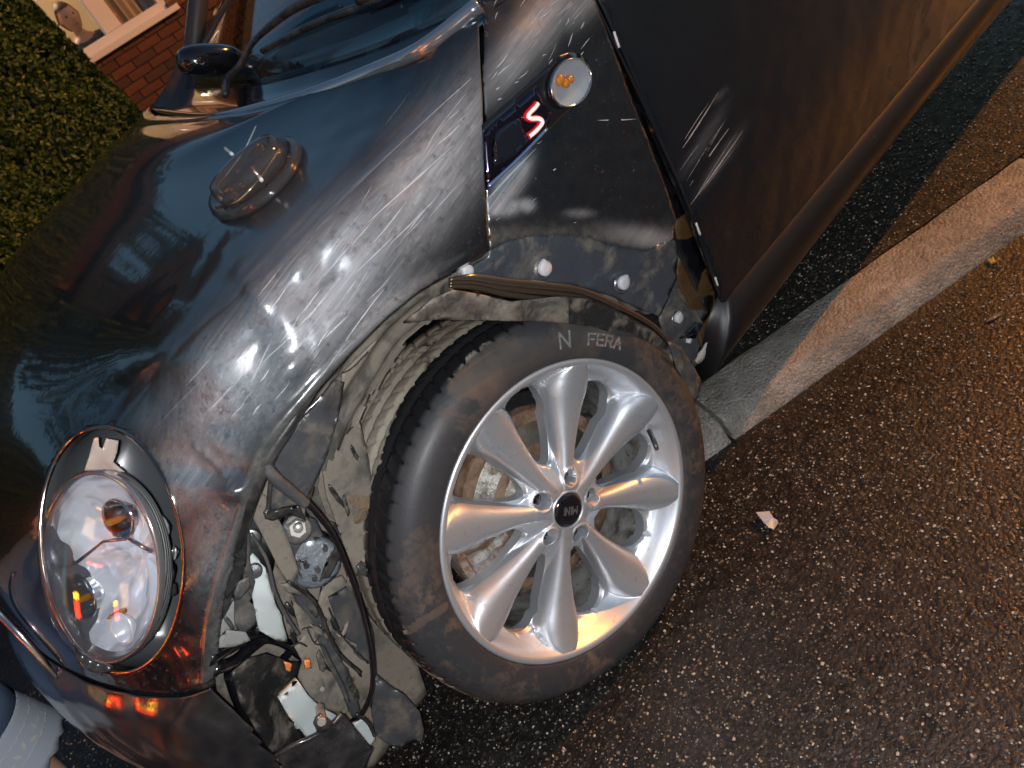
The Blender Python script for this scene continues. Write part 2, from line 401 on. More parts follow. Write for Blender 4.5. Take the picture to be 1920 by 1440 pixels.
def surf(uv):
    i = np.clip(uv[:, 0], 0, NU - 1.001); j = np.clip(uv[:, 1], 0, NV - 1.001); a = i.astype(int); b = j.astype(int); f = (i - a)[:, None]; g = (j - b)[:, None]
    return G[b, a] * (1 - f) * (1 - g) + G[b, a + 1] * f * (1 - g) + G[b + 1, a] * (1 - f) * g + G[b + 1, a + 1] * f * g
def surfn(uv):
    return GN[np.clip(np.round(uv[:, 1]).astype(int), 0, NV - 1), np.clip(np.round(uv[:, 0]).astype(int), 0, NU - 1)]
# worn and scraped areas plus flash glare painted in as grey haze (cx, cy, length, width, angle, strength) measured on the near side of the body
SC = [(600,540,230,110,-48,1.0),(800,330,240,85,-56,.9),(430,720,180,95,-50,1.0),(372,860,105,75,-50,1.0),(300,790,50,50,-50,.5),(700,600,150,45,-45,.6),(860,200,120,30,-62,.45),(560,560,90,55,-45,.8),(520,700,150,50,-50,.5),(402,1010,48,120,4,.5)]
SCF = [(1000,60,150,38,-52,.9),(1090,5,60,30,-50,.7),(935,120,60,16,-60,.4),(955,345,52,20,-55,2.2),(930,385,42,18,0,1.8),(985,385,16,12,0,1.2),(860,385,34,9,-80,2.4),(1210,445,70,18,10,.8),(1085,400,26,8,0,.5)]
SCD = [(1320,260,70,10,-57,.22),(1350,300,70,9,-56,.25),(1350,180,16,3,-45,.3)]
def brush(P, L):
    q = proj(P); s = np.zeros(len(P))
    for cx, cy, sx, sy, ang, am in L:
        a = math.radians(ang); x = q[:, 0] - cx; y = q[:, 1] - cy
        u = (x * math.cos(a) + y * math.sin(a)) / sx; v = (-x * math.sin(a) + y * math.cos(a)) / sy
        s = np.maximum(s, am * np.exp(-np.clip(u * u + v * v, 0, 30) ** 1.3))
    return s
# bonnet with the headlamp opening cut out
def ell(cx, cy, a, b, ang, n=72, t0=0, t1=360):
    t = np.radians(np.linspace(t0, t1, n, endpoint=False)); r = math.radians(ang)
    return np.stack([cx + a * np.cos(t) * math.cos(r) - b * np.sin(t) * math.sin(r), cy + a * np.cos(t) * math.sin(r) + b * np.sin(t) * math.cos(r)], 1)
RING = ell(212, 1030, 133, 231, -7)
uvr = np.array([hit_uv(*p) for p in RING])
V2, T = cdt(np.array([(0, 0), (NU - 1.001, 0), (NU - 1.001, NV - 1.001), (0, NV - 1.001)]), 2.3, [uvr])
P = surf(V2); sc = brush(P, SC) * (P[:, 1] > .3)
dust = .8 * np.exp(-(V2[:, 0] / 9) ** 2) * (V2[:, 1] > 60)
bonnet = mk('bonnet', P, T, PAINT, car, attrs={'scuff_haze': np.clip(sc, 0, 1), 'dust': np.clip(dust, 0, 1)}); solid(bonnet, .004, 0)
bonnet['label'] = 'dented black bonnet and front wing with grey scrape marks and painted flash haze'

# side of the body: y as a function of (x, z)
def side_y(x, z):
    x = np.asarray(x, float); z = np.asarray(z, float)
    y = .800 - .012 * np.clip((z - .60) / .3, 0, 9) ** 1.8 - .05 * np.clip((z - .86) / .1, 0, 3) ** 2
    y = y + .006 * np.exp(-((z - .52) / .09) ** 2) - .004 * np.clip((.42 - z) / .1, 0, 2) ** 2
    return y
def side_hit(px, py):
    y = .8
    for _ in range(6):
        p = A(px, py, y); y = float(side_y(p[0], p[2]))
    return A(px, py, y)
def side_panel(name, pix, mat, parent, step=.008, t=.003, holes=(), out=0., scl=None, dustfn=None, ripple=0, kind=None):
    o3 = np.array([(side_hit(*p) if len(p) == 2 else (p[1], 0, p[2])) for p in pix]); hs = [np.array([side_hit(*p) for p in h])[:, [0, 2]] for h in holes]
    V2, T = cdt(o3[:, [0, 2]], step, hs)
    y = side_y(V2[:, 0], V2[:, 1]) + out; P = np.stack([V2[:, 0], y, V2[:, 1]], 1)
    if ripple: P[:, 1] += ripple * noise(P, 7, 5, 2)
    at_ = None
    if scl is not None: at_ = {'scuff_haze': np.clip(brush(P, scl), 0, 1), 'dust': np.clip(dustfn(P) if dustfn else np.zeros(len(P)), 0, 1)}
    o = mk(name, P, T, mat, parent, attrs=at_); 
    if t: solid(o, t, 0)
    return o
ARCHF = [(917,470),(950,452),(1000,441),(1060,440),(1110,447),(1160,462),(1210,470),(1250,455),(1262,448)]
wing_pix = [(903,-60),(903,10),(904,150),(911,350)] + ARCHF + [(1275,470),(1268,520),(1225,300)]
wing_pix = [(905,-120),(903,10),(905,150),(911,350)] + ARCHF + [(1262,430),(1268,415),(1240,330),(1215,265),(1170,150),(1113,0),(1060,-120)]
def wdust(P):
    q = proj(P); return .5 * np.exp(-((q[:, 1] - 445) / 22) ** 2) + .05
wing = side_panel('front_wing', wing_pix, PAINT, car, .005, .003, scl=SCF, dustfn=wdust, ripple=.0012)
door_pix = [('xz',-.405,.955),('xz',-.413,.915),(1120,0),(1176,120),(1232,250),(1296,400),(1353,567),(1366,566),(1420,500),(1500,403),(1600,283),(1700,161),(1834,0),('xz',-1.72,.405),('xz',-1.70,.955)]
door = side_panel('door', door_pix, PAINT, car, .010, .004, scl=SCD, ripple=.0006)
door['label'] = 'dark front door with pale scratches near its leading edge'
# inner body behind the shut line (brown-wet wing support) and dark jamb
side_panel('door_jamb', [(1040,-120),(1113,0),(1215,265),(1240,330),(1300,480),(1352,590),(1300,640),(1330,640),(1375,560),(1330,450),(1180,80),(1140,-120)], GLOSSBLK, car, .02, .002, out=-.03)
# ------------------------------------------------------------------ wheel
ST, CA = -.0086, .0892
WN = np.array([math.sin(ST) * math.cos(CA), math.cos(ST) * math.cos(CA), math.sin(CA)])
WF = np.array([math.cos(ST), -math.sin(ST), 0]); WU = np.cross(WF, WN); WU /= np.linalg.norm(WU)
if WU[2] < 0: WU = -WU
WC = np.array([0, .80, .308])
def W3(r, th, d): # radius, angle (0 = forward, 90 deg = up), offset outward
    r = np.asarray(r, float)[..., None]; th = np.asarray(th, float)[..., None]; d = np.asarray(d, float)[..., None]
    return WC + r * (np.cos(th) * WF + np.sin(th) * WU) + d * WN
def wang(px, py, d=-.01):
    c = WC + d * WN; q = ray(px, py); t = ((c - CAM) @ WN) / (q @ WN); p = CAM + t * q - c
    return math.atan2(p @ WU, p @ WF), float(np.linalg.norm(p))
wheel = empty('wheel', tuple(WC)); setparent(wheel, car)
SP0 = np.mean([(wang(*p)[0] - math.radians(45) * k + math.pi / 8) % (math.pi / 4) - math.pi / 8 for k, p in enumerate([(1075,700),(905,800),(850,985),(905,1190),(1058,1215),(1200,1105),(1265,900),(1205,765)])])
tips = [wang(*p) for p in [(1075,695),(905,795),(850,985),(905,1190),(1055,1218),(1198,1105),(1265,905),(1210,765)]]
tv_ = np.array([t[0] for t in tips]); SP0 = math.atan2(np.sin(8 * tv_).sum(), np.cos(8 * tv_).sum()) / 8
bolts_px = [(1043,897),(1103,922),(1012,990),(1077,1004)]
bt = np.array([wang(*p, -.035)[0] for p in bolts_px]); B0 = math.atan2(np.sin(5 * bt).sum(), np.cos(5 * bt).sum()) / 5
print('spokes', np.degrees(SP0), [round(math.degrees(t[0])) for t in tips], [round(t[1], 3) for t in tips], 'bolts', np.degrees(bt), [wang(*p, -.035)[1] for p in bolts_px])
NR, NT = 150, 576
def sip(x, xs, ys):
    from_ = np.linspace(0, len(xs) - 1, 400); c_ = cr(np.stack([np.array(xs, float), np.array(ys, float)], 1), from_); return np.interp(x, c_[:, 0], c_[:, 1])
rr = np.linspace(.030, .2265, NR); tt = np.arange(NT) / NT * 2 * math.pi
Rg, Tg = np.meshgrid(rr, tt, indexing='ij')
ph = (Tg - SP0 + math.pi / 8) % (math.pi / 4) - math.pi / 8
lat = Rg * np.sin(ph)
hw = sip(Rg, [.03, .06, .10, .15, .18, .197, .210, .219, .2265], [.0095, .0122, .0185, .0292, .0370, .0372, .0305, .018, .001])
sx = np.clip(np.abs(lat) / np.maximum(hw, 1e-4), 0, 1)
topz = sip(Rg, [.03, .05, .075, .11, .15, .185, .205, .218, .2265], [-.016, -.0165, -.0175, -.0175, -.0150, -.0095, -.0055, -.0025, 0])
basez = sip(Rg, [.03, .042, .06, .09, .13, .17, .196, .206, .216, .2225, .2265], [-.017, -.0185, -.026, -.037, -.042, -.044, -.041, -.031, -.013, -.003, 0])
Hh = basez + (topz - basez) * np.power(np.clip(1 - sx ** 3.0, 0, 1), .55)
rin, rout = .076, .201
dgap = Rg * np.sin(np.clip(math.pi / 8 - np.abs(ph), 0, 1))
ow = Rg * math.sin(math.pi / 8) - sip(Rg, [.03, .06, .10, .15, .18, .197, .210, .2265], [.0095, .0122, .0172, .0260, .032, .033, .033, .033]) - .0020
u_ = (Rg - .5 * (rin + rout)) / (.5 * (rout - rin))
ow = np.where(np.abs(u_) < 1, ow * np.power(np.clip(1 - np.abs(u_) ** 4.5, 0, 1), .5), -(np.abs(u_) - 1) * .03)
hf_ = ow - dgap; hole = hf_ > 0
lipd = np.clip(-hf_ / .007, 0, 1); Hh -= np.where((np.abs(u_) < 1.08), .006 * (1 - lipd) ** 2, 0)
for k in range(5):
    b = B0 + k * 2 * math.pi / 5; d = np.sqrt(Rg ** 2 + .050 ** 2 - 2 * Rg * .050 * np.cos(Tg - b))
    Hh = np.where(d < .0125, np.minimum(Hh, -.048), Hh); ring = np.exp(-((d - .0150) / .0022) ** 2); Hh += .0018 * ring
Pw = W3(Rg, Tg, Hh)
Ngrid = np.cross(np.roll(Pw, -1, 1) - np.roll(Pw, 1, 1), np.gradient(Pw, axis=0)); Ngrid /= np.linalg.norm(Ngrid, axis=-1)[..., None]; Ngrid *= np.sign((Ngrid @ WN))[..., None]
sect = np.floor((Tg - SP0) / (math.pi / 4) + .5).astype(int) % 8
rc_ = .5 * (rr[:-1] + rr[1:])
fl_ = hf_.ravel(); Vall = [tuple(p) for p in Pw.reshape(-1, 3)]; Nall = [tuple(p) for p in Ngrid.reshape(-1, 3)]; cache = {}
def cutv(a, b):
    k = (min(a, b), max(a, b))
    if k not in cache:
        t = fl_[a] / (fl_[a] - fl_[b]); cache[k] = len(Vall)
        Vall.append(tuple(np.array(Vall[a]) * (1 - t) + np.array(Vall[b]) * t)); Nall.append(tuple(np.array(Nall[a]) * (1 - t) + np.array(Nall[b]) * t))
    return cache[k]
groups = {}; cuts = []
for j in range(NR - 1):
    for i in range(NT):
        i2 = (i + 1) % NT; q = (j * NT + i, j * NT + i2, (j + 1) * NT + i2, (j + 1) * NT + i); sg = [fl_[a] > 0 for a in q]
        if all(sg): continue
        if rc_[j] < .060: key = 'hub'
        elif rc_[j] > .2065: key = 'rim_dish'
        else: key = int(sect[j, i])
        if not any(sg): poly = q
        else:
            poly = []; cc = []
            for a, b in zip(q, q[1:] + q[:1]):
                if fl_[a] <= 0: poly.append(a)
                if (fl_[a] > 0) != (fl_[b] > 0): c = cutv(a, b); poly.append(c); cc.append(c)
            if len(cc) == 2: cuts.append((key, cc[0], cc[1]))
        if len(poly) >= 3: groups.setdefault(key, []).append(tuple(poly))
Vall = np.array(Vall); Nall = np.array(Nall)
for key, Fs in groups.items():
    ck = [c for c in cuts if c[0] == key]; V = []; Nn = []; F = []; ix = {}
    for f in Fs:
        g_ = []
        for a in f:
            if a not in ix: ix[a] = len(V); V.append(Vall[a]); Nn.append(Nall[a])
            g_.append(ix[a])
        F.append(g_)
    nb = len(V)
    o = mk('hub' if key == 'hub' else ('rim_dish' if key == 'rim_dish' else 'spoke'), V, F, ALLOY, wheel)
    try: o.data.normals_split_custom_set_from_vertices([tuple(n_ / (np.linalg.norm(n_) + 1e-9)) for n_ in Nn])
    except Exception as e_: print('normals', e_)
for wk in range(8):
    V2_ = []; F2_ = []
    for _, a, b in cuts:
        pa, pb = Vall[a], Vall[b]; c_ = (pa + pb) / 2 - WC; an = math.atan2(c_ @ WU, c_ @ WF)
        if int(math.floor((an - SP0) / (math.pi / 4))) % 8 != wk: continue
        n0 = len(V2_); V2_ += [pa, pb, pb - WN * .020, pa - WN * .020]; F2_.append((n0, n0 + 1, n0 + 2, n0 + 3))
    if V2_:
        kk = {}; rem = []; V3_ = []
        for v in V2_:
            key = tuple(np.round(v, 6)); rem.append(kk.setdefault(key, len(kk)))
            if rem[-1] == len(V3_): V3_.append(v)
        mk('window_edge', V3_, [tuple(rem[i] for i in f) for f in F2_], ALLOY, wheel, False)
def lathe(name, prof, mat, parent, n=144, attrs=None, W=W3, smooth=True):
    prof = np.array(prof); m = len(prof); th = np.arange(n) / n * 2 * math.pi
    R_, T_ = np.meshgrid(prof[:, 0], th, indexing='ij'); D_ = np.repeat(prof[:, 1][:, None], n, 1)
    P = W(R_, T_, D_).reshape(-1, 3)
    F = [(j * n + i, (j + 1) * n + i, (j + 1) * n + (i + 1) % n, j * n + (i + 1) % n) for j in range(m - 1) for i in range(n)]
    return mk(name, P, F, mat, parent, smooth, attrs)
lathe('rim', [(.2215,-.001),(.2235,.0012),(.229,.0022),(.2318,.0008),(.2325,-.003),(.229,-.009),(.222,-.012),(.219,-.02),(.2175,-.04),(.205,-.05),(.204,-.10),(.2125,-.15),(.2125,-.185),(.228,-.198)], ALLOY, wheel)
lathe('rim_barrel', [(.2,-.060),(.2,-.10),(.208,-.15),(.208,-.196)], dirty('dull_alloy_inside', (.30, .295, .28), (.07, .055, .04), .42, .62, 14, .4, .7, .3, metal=.3), wheel)
# centre cap with lettering
lathe('centre_cap', [(.0008,-.0125),(.012,-.0127),(.022,-.0135),(.0262,-.0155),(.0272,-.019)], GLOSSBLK, wheel, 64)
lathe('cap_ring', [(.0268,-.017),(.0282,-.0150),(.0305,-.0158),(.033,-.020)], ALLOY, wheel, 64)
def strokes(name, segs, W, mat, parent, r=.0012, flat=.0006):
    """letters built as raised bars: segs is a list of polylines in the letter plane"""
    parts = []
    for sg in segs:
        sg = np.array(sg, float)
        for a, b in zip(sg[:-1], sg[1:]):
            d = b - a; L = np.linalg.norm(d); d = d / L; n = np.array([-d[1], d[0]]) * r; a2 = a - d * r * .8; b2 = b + d * r * .8
            q = [a2 - n, b2 - n, b2 + n, a2 + n]; V = [W(*p, 0) for p in q] + [W(*p, flat) for p in q]
            parts.append((np.array(V), [(0, 1, 2, 3), (7, 6, 5, 4), (0, 4, 5, 1), (1, 5, 6, 2), (2, 6, 7, 3), (3, 7, 4, 0)]))
    V, F = join(parts); return mk(name, V, F, mat, parent, False)
LET = {'M': ([[(0,0),(0,1),(.5,.35),(1,1),(1,0)]], 1.0), 'I': ([[(0,0),(0,1)]], .12), 'N': ([[(0,0),(0,1),(.8,0),(.8,1)]], .8),
       'F': ([[(0,0),(0,1),(.75,1)],[(0,.5),(.6,.5)]], .75), 'E': ([[(.75,0),(0,0),(0,1),(.75,1)],[(0,.5),(.65,.5)]], .75),
       'R': ([[(0,0),(0,1),(.7,1),(.7,.5),(0,.5)],[(.35,.5),(.75,0)]], .75), 'A': ([[(0,0),(.42,1),(.84,0)],[(.18,.38),(.66,.38)]], .84)}
def word(txt, gap=.3):
    out = []; x = 0
    for c in txt:
        s, wd = LET[c]; out += [[(a + x, b) for a, b in pl] for pl in s]; x += wd + gap
    x -= gap; return [[(a - x / 2, b - .5) for a, b in pl] for pl in out], x
# the cap word reads upside down in the picture: its right points to image left
capc = WC + WN * -.0120
def capdir(px, py):
    c = WC; q = ray(px, py); t = ((capc - CAM) @ WN) / (q @ WN); return CAM + t * q
e1 = capdir(1045, 958) - capdir(1085, 952); e1 /= np.linalg.norm(e1); e2 = np.cross(WN, e1)
sg, wd = word('MINI', .32); s_ = .0084
letter = simple('brushed_letters', (.5, .5, .52), .3, .9)
strokes('lettering', [[(a * s_ , b * .0115) for a, b in p] for p in sg], lambda a, b, h: capc + e1 * a + e2 * b + WN * (h + .0002), letter, wheel, .0009, .0006)
for k in range(5):
    b = B0 + k * 2 * math.pi / 5
    dd = [abs((b - t + math.pi) % (2 * math.pi) - math.pi) for t in bt]
    if dd[0] < .3:   # this hole has lost its bolt: rusty seat only
        V, F = tubev([W3(.05, b, -.047), W3(.05, b, -.0455)], .0085, 16); mk('empty_bolt_seat', V, F, RUSTM, wheel); continue
    V, F = tubev([W3(.05, b, -.049), W3(.05, b, -.034), W3(.05, b, -.032)], [.0085, .0085, .0065], 6); mk('wheel_bolt', V, F, BOLT, wheel, False)
V, F = tubev([W3(.203, wang(1212, 830)[0], -.03), W3(.192, wang(1222, 838)[0], -.012), W3(.186, wang(1228, 842)[0], -.005)], [.004, .0042, .0035], 10)
mk('valve', V, F, TRIM, wheel)
# brake disc, hub, caliper behind the spokes
lathe('brake_disc', [(.02,-.060),(.070,-.060),(.073,-.085),(.145,-.085),(.146,-.090),(.146,-.105)], ROTOR, wheel)
lathe('disc_rust_band', [(.068,-.0835),(.090,-.0842),(.0905,-.0852)], RUSTM, wheel); lathe('disc_rust_rim', [(.128,-.0848),(.1475,-.0835),(.149,-.086),(.149,-.108)], RUSTM, wheel)
ca_ = wang(960, 1080)[0]
cal = []
for r0, r1, a0, a1, d0 in ((.10, .172, -.42, .42, -.072), (.112, .160, -.26, .30, -.062), (.085, .12, -.12, .55, -.067)):
    th = np.linspace(a0, a1, 9) + ca_; V = []
    for t in th:
        for r_, d in ((r0, d0 - .04), (r0, d0), ((r0 + r1) / 2, d0 + .006), (r1, d0), (r1, d0 - .04)): V.append(W3(r_, t, d + .003 * math.sin(t * 40)))
    F = [(i * 5 + k, i * 5 + k + 1, i * 5 + k + 6, i * 5 + k + 5) for i in range(8) for k in range(4)] + [(0, 1, 2, 3, 4), (44, 43, 42, 41, 40)]
    cal.append((np.array(V), F))
V, F = join(cal); bevel(mk('brake_caliper', V, F, dirty('rusty_caliper', (.30, .29, .27), (.20, .10, .055), .42, .55, 35, .5, .8, .8), wheel, False), .003)
lathe('dust_shield', [(.03,-.12),(.165,-.12),(.17,-.112)], MUDD, wheel)
# tyre: profile across the section, tread relief cut into it
prof = [(.2245,-.012),(.2300,-.0045),(.2325,.0005),(.236,.0035),(.244,.0062),(.256,.0080),(.268,.0070),(.278,.0040),(.2865,-.0010),(.2925,-.0065),(.2975,-.0130),(.3010,-.0200)]
ntr = 46; dz = np.linspace(-.0205, -.190, ntr)
def crown(d): return .3075 - .0065 * (abs((d + .105) / .085)) ** 4
prof += [(crown(d), d) for d in dz]
prof += [(.297,-.199),(.288,-.208),(.27,-.215),(.245,-.213),(.229,-.203)]
prof = np.array(prof); nt_ = 720; th = np.arange(nt_) / nt_ * 2 * math.pi
R_ = np.repeat(prof[:, 0][:, None], nt_, 1); D_ = np.repeat(prof[:, 1][:, None], nt_, 1); T_ = np.repeat(th[None], len(prof), 0)
tread = (D_ < -.014) & (D_ > -.196)
g = np.zeros_like(R_)
for c, wdt in ((-.050, .0048), (-.082, .0058), (-.122, .0060), (-.157, .0050)): g = np.maximum(g, .0065 * np.exp(-((D_ - c) / wdt) ** 4))
pit = 72
s1 = (T_ * pit / (2 * math.pi) + (D_ + .014) * 14) % 1; lat1 = (s1 < .16) & (D_ > -.052) & (D_ < -.012); g = np.maximum(g, np.where(lat1, .0065, 0))
s2 = (T_ * pit / (2 * math.pi) - (D_) * 22 + .5) % 1; lat2 = (s2 < .13) & (D_ < -.052) & (D_ > -.155); g = np.maximum(g, np.where(lat2, .003, 0))
s3 = (T_ * pit / (2 * math.pi) + (D_) * 14) % 1; g = np.maximum(g, np.where((s3 < .16) & (D_ < -.158) & (D_ > -.198), .0045, 0))
R_ = R_ - g * tread
# flat at the contact patch
# shallow circumferential ridges and the rim-guard on the sidewall
sw = (D_ > -.012)
D_ = D_ + sw * .0005 * (np.sin(T_ * 360) > .3) * ((R_ > .284) & (R_ < .296)) - sw * .0007 * np.exp(-((R_ - .2435) / .0012) ** 2)
D_ = D_ + sw * (.0009 * np.exp(-((R_ - .2785) / .0016) ** 2) + .0012 * np.exp(-((R_ - .2385) / .0014) ** 2))
Pt = W3(R_, T_, D_)
low = .0015 - Pt[..., 2]; Pt[..., 2] = np.where(low > 0, .0015 - low * .05, Pt[..., 2])
q = proj(Pt)
mud = 1.0 * tread
# sidewall: muddy on the leading half, cleaner and wet elsewhere
ang = np.degrees(np.arctan2((Pt - WC) @ WU, (Pt - WC) @ WF)); dist = np.abs((ang - 95 + 180) % 360 - 180)
mud = np.where(~tread, np.clip(1.05 - np.abs((ang - 108 + 180) % 360 - 180) / 62, .46, 1) , mud)
# the band wiped clean along the shoulder
wipe = np.zeros_like(R_)
dd = np.abs((ang - 60 + 180) % 360 - 180); wc_ = -.040 - .010 * np.sin(np.radians(ang) * 5); wipe = np.exp(-(dd / 66) ** 6) * np.exp(-((D_ - wc_) / .034) ** 6) * np.clip(1.15 - .45 * np.abs(noise(Pt, 9, 21, 3)), 0, 1)
mud = mud * (1 - .97 * wipe)
_a, _b = np.array([764., 1184.]), np.array([834., 1138.]); _t = np.clip(((q - _a) @ (_b - _a)) / ((_b - _a) @ (_b - _a)), 0, 1)[..., None]
mud = np.maximum(mud, 1.6 * np.exp(-(np.linalg.norm(q - (_a + _t * (_b - _a)), axis=-1) / 7) ** 2) * (Pt[..., 1] > .7))
side = np.clip((.0 - 0) + (~tread) * 1.0, 0, 1)
n = nt_; m = len(prof)
F = [(j * n + i, (j + 1) * n + i, (j + 1) * n + (i + 1) % n, j * n + (i + 1) % n) for j in range(m - 1) for i in range(n)]
tyre = mk('tyre', Pt.reshape(-1, 3), F, TYRE, wheel, attrs={'mud': mud.ravel(), 'side': side.ravel()})
# raised tyre lettering along the sidewall arc (reads from outside, top = towards the tread)
a0 = wang(1062, 636, .006)[0]; a1 = wang(1168, 640, .006)[0]
LR = simple('tyre_letters', (.17, .17, .17), .5)
def tw(txt, ang0, h, ww, r0=.262):
    sg, x = word(txt, .32); out = []
    for pl in sg:
        pl2 = []
        for (a, b), (c, d) in zip(pl[:-1], pl[1:]):
            for k in range(3): pl2.append((a + (c - a) * k / 3, b + (d - b) * k / 3))
        pl2.append(pl[-1]); out.append(pl2)
    sgn = 1 if ((a1 - a0 + math.pi) % (2 * math.pi) - math.pi) > 0 else -1
    return strokes('tyre_lettering', [[(ang0 + sgn * a * ww / r0, r0 + b * h) for a, b in p] for p in out], lambda a, r, hh: W3(r, a, .0074 + hh), LR, wheel, .0014, .0009) , sgn
def tword(txt, px, py, h, ww):
    a, r = wang(px, py, .007); sg, x = word(txt, .32); sgn = 1 if ((a1 - a0 + math.pi) % (2 * math.pi) - math.pi) > 0 else -1
    def Wf(u, v, hh): return W3(r + v, a + sgn * u / r, .0076 + hh)
    out = []
    for pl in sg:
        pl2 = []
        for (p, b), (c, d) in zip(pl[:-1], pl[1:]):
            for k in range(3): pl2.append((p + (c - p) * k / 3, b + (d - b) * k / 3))
        out.append([(p * ww, b * h) for p, b in pl2 + [pl[-1]]])
    return strokes('tyre_lettering', out, Wf, LR, wheel, .0015, .0009)
tword('N', 1058, 637, .022, .022); tword('FERA', 1134, 638, .016, .0160)
# ------------------------------------------------------------------ ground
def asphalt(name):
    a = M(name)
    wv = a.map((1, 1, 1)); nn = a.n('TexNoise'); nn.inputs['Scale'].default_value = 90; a.l(wv, nn.inputs['Vector'])
    ad = a.n('VectorMath', operation='MULTIPLY_ADD'); a.l(nn.outputs['Color'], ad.inputs[0]); ad.inputs[1].default_value = (.006, .006, .006); a.l(wv, ad.inputs[2]); v = ad.outputs[0]
    def cells(sc):
        n = a.n('TexVoronoi'); n.inputs['Scale'].default_value = sc; a.l(v, n.inputs['Vector']); s = a.n('SeparateColor'); a.l(n.outputs['Color'], s.inputs[0]); return n.outputs['Distance'], s.outputs
    d1, c1 = cells(125); d2, c2 = cells(300)
    l1 = a.math('MULTIPLY', a.ramp(c1[0], [(.88, 0), (.92, 1)]), a.ramp(d1, [(.22, 1), (.34, 0)]))
    l2 = a.math('MULTIPLY', a.ramp(c2[0], [(.84, 0), (.90, 1)]), a.ramp(d2, [(.25, 1), (.42, 0)]))
    m1 = a.math('MULTIPLY', a.ramp(c1[1], [(.3, 0), (.95, 1)]), a.ramp(d1, [(.3, 1), (.5, 0)]))
    col = a.mix(m1, (.012, .011, .010), (.046, .040, .034)); col = a.mix(l2, col, a.mix(c2[2], (.16, .125, .085), (.24, .215, .18))); col = a.mix(l1, col, a.mix(c1[2], (.26, .18, .10), (.34, .30, .24)))
    col = a.mix(1, col, a.ramp(a.noise(2.6, 5), [(.35, .45), (.65, 1.0)]), 'MULTIPLY')
    a.set(base=col, rough=a.ramp(a.noise(45, 4), [(.35, .30), (.7, .60)]), spec=.5, coat=.25, coatr=.22)
    h = a.math('ADD', a.math('MULTIPLY', d1, -1.0), a.math('ADD', a.math('MULTIPLY', d2, -.4), a.math('ADD', a.math('MULTIPLY', a.noise(300, 4, None, .7), .5), a.math('MULTIPLY', a.noise(20, 3), .9))))
    a.bump(h, .45, .003); return a.m
ASPH = asphalt('wet_asphalt')
def concrete():
    a = M('kerb_concrete')
    def cells(sc):
        n = a.n('TexVoronoi'); n.inputs['Scale'].default_value = sc; a.l(a.tc.outputs['Object'], n.inputs['Vector']); s = a.n('SeparateColor'); a.l(n.outputs['Color'], s.inputs[0]); return n.outputs['Distance'], s.outputs
    d1, c1 = cells(140); d2, c2 = cells(320)
    col = a.mix(a.ramp(a.noise(22, 6, None, .7), [(.3, 0), (.7, 1)]), (.17, .155, .135), (.40, .37, .33))
    f1 = a.math('MULTIPLY', a.ramp(c1[0], [(.70, 0), (.78, 1)]), a.ramp(d1, [(.25, 1), (.42, 0)])); f2 = a.math('MULTIPLY', a.ramp(c2[1], [(.55, 0), (.7, 1)]), a.ramp(d2, [(.3, 1), (.5, 0)]))
    col = a.mix(f2, col, a.mix(c2[2], (.05, .04, .035), (.33, .29, .24))); col = a.mix(f1, col, a.mix(c1[2], (.09, .06, .045), (.46, .42, .36)))
    col = a.mix(1, col, a.ramp(a.noise(5, 4), [(.35, .6), (.65, 1.1)]), 'MULTIPLY')
    a.set(base=col, rough=.42, coat=.3, coatr=.25); a.bump(a.math('ADD', a.math('MULTIPLY', a.noise(260, 4), 1.2), a.math('MULTIPLY', d1, -1.)), .9, .004); return a.m
CONC = concrete()
def gridmesh(name, x0, x1, y0, y1, nx, ny, zf, mat, kind):
    X, Y = np.meshgrid(np.linspace(x0, x1, nx), np.linspace(y0, y1, ny), indexing='ij'); Zz = zf(X, Y)
    P = np.stack([X, Y, Zz], -1).reshape(-1, 3); F = [(i * ny + j, (i + 1) * ny + j, (i + 1) * ny + j + 1, i * ny + j + 1) for i in range(nx - 1) for j in range(ny - 1)]
    return mk(name, P, F, mat, kind=kind)
# kerb line on the ground: from k0 along kd
k0 = np.array([-.375, .657]); kd = np.array([-1.164, .935]) - k0; kd /= np.linalg.norm(kd); kn = np.array([-kd[1], kd[0]])
if kn[1] < 0: kn = -kn
big = 130.
V = [(-big, -big, -.004), (big, -big, -.004), (big, big, -.004), (-big, big, -.004)]
mk('road', [(x, y, z + .0035) for x, y, z in V], [(0, 1, 2, 3)], ASPH, kind='structure')
# pavement slab behind the kerb, 5 cm above the road
def kpt(s, o, z): p = k0 + kd * s + kn * o; return (p[0], p[1], z)
pv = [kpt(-.16, -.118, .046), kpt(40, -.118, .046), kpt(40, -14, .046), kpt(-.16, -14, .046)]
pv2 = pv + [(x, y, -.01) for x, y, z in pv]
mk('pavement', pv2, [(0, 1, 2, 3), (0, 4, 5, 1), (1, 5, 6, 2), (2, 6, 7, 3), (3, 7, 4, 0)], ASPH, smooth=False, kind='structure')
# dropped kerb: separate concrete stones with a rounded arris, butt jointed
kerb = empty('dropped_kerb', kpt(0, 0, 0)); tag(kerb, 'low concrete kerb with rounded edge running beside the car into the orange light', 'kerb')
prof_k = [(-.115, -.02), (-.115, .046), (-.06, .0475), (-.012, .047), (-.002, .0455), (.006, .041), (.012, .033), (.024, .010), (.032, -.004), (.032, -.02)]
s0 = -.175
def kstone(a, b):
    V = []; n = 24
    for i in range(n + 1):
        s = a + (b - a) * i / n
        for o, z in prof_k:
            c = np.array(kpt(s, o, z)); V.append(c + np.array([0, 0, .0012 * math.sin(s * 31 + o * 90) + .0008 * math.sin(s * 97)]) * (z > 0))
    m = len(prof_k); F = [(i * m + j, (i + 1) * m + j, (i + 1) * m + j + 1, i * m + j + 1) for i in range(n) for j in range(m - 1)]
    F += [tuple(range(m)), tuple(n * m + j for j in range(m))[::-1]]
    return V, F
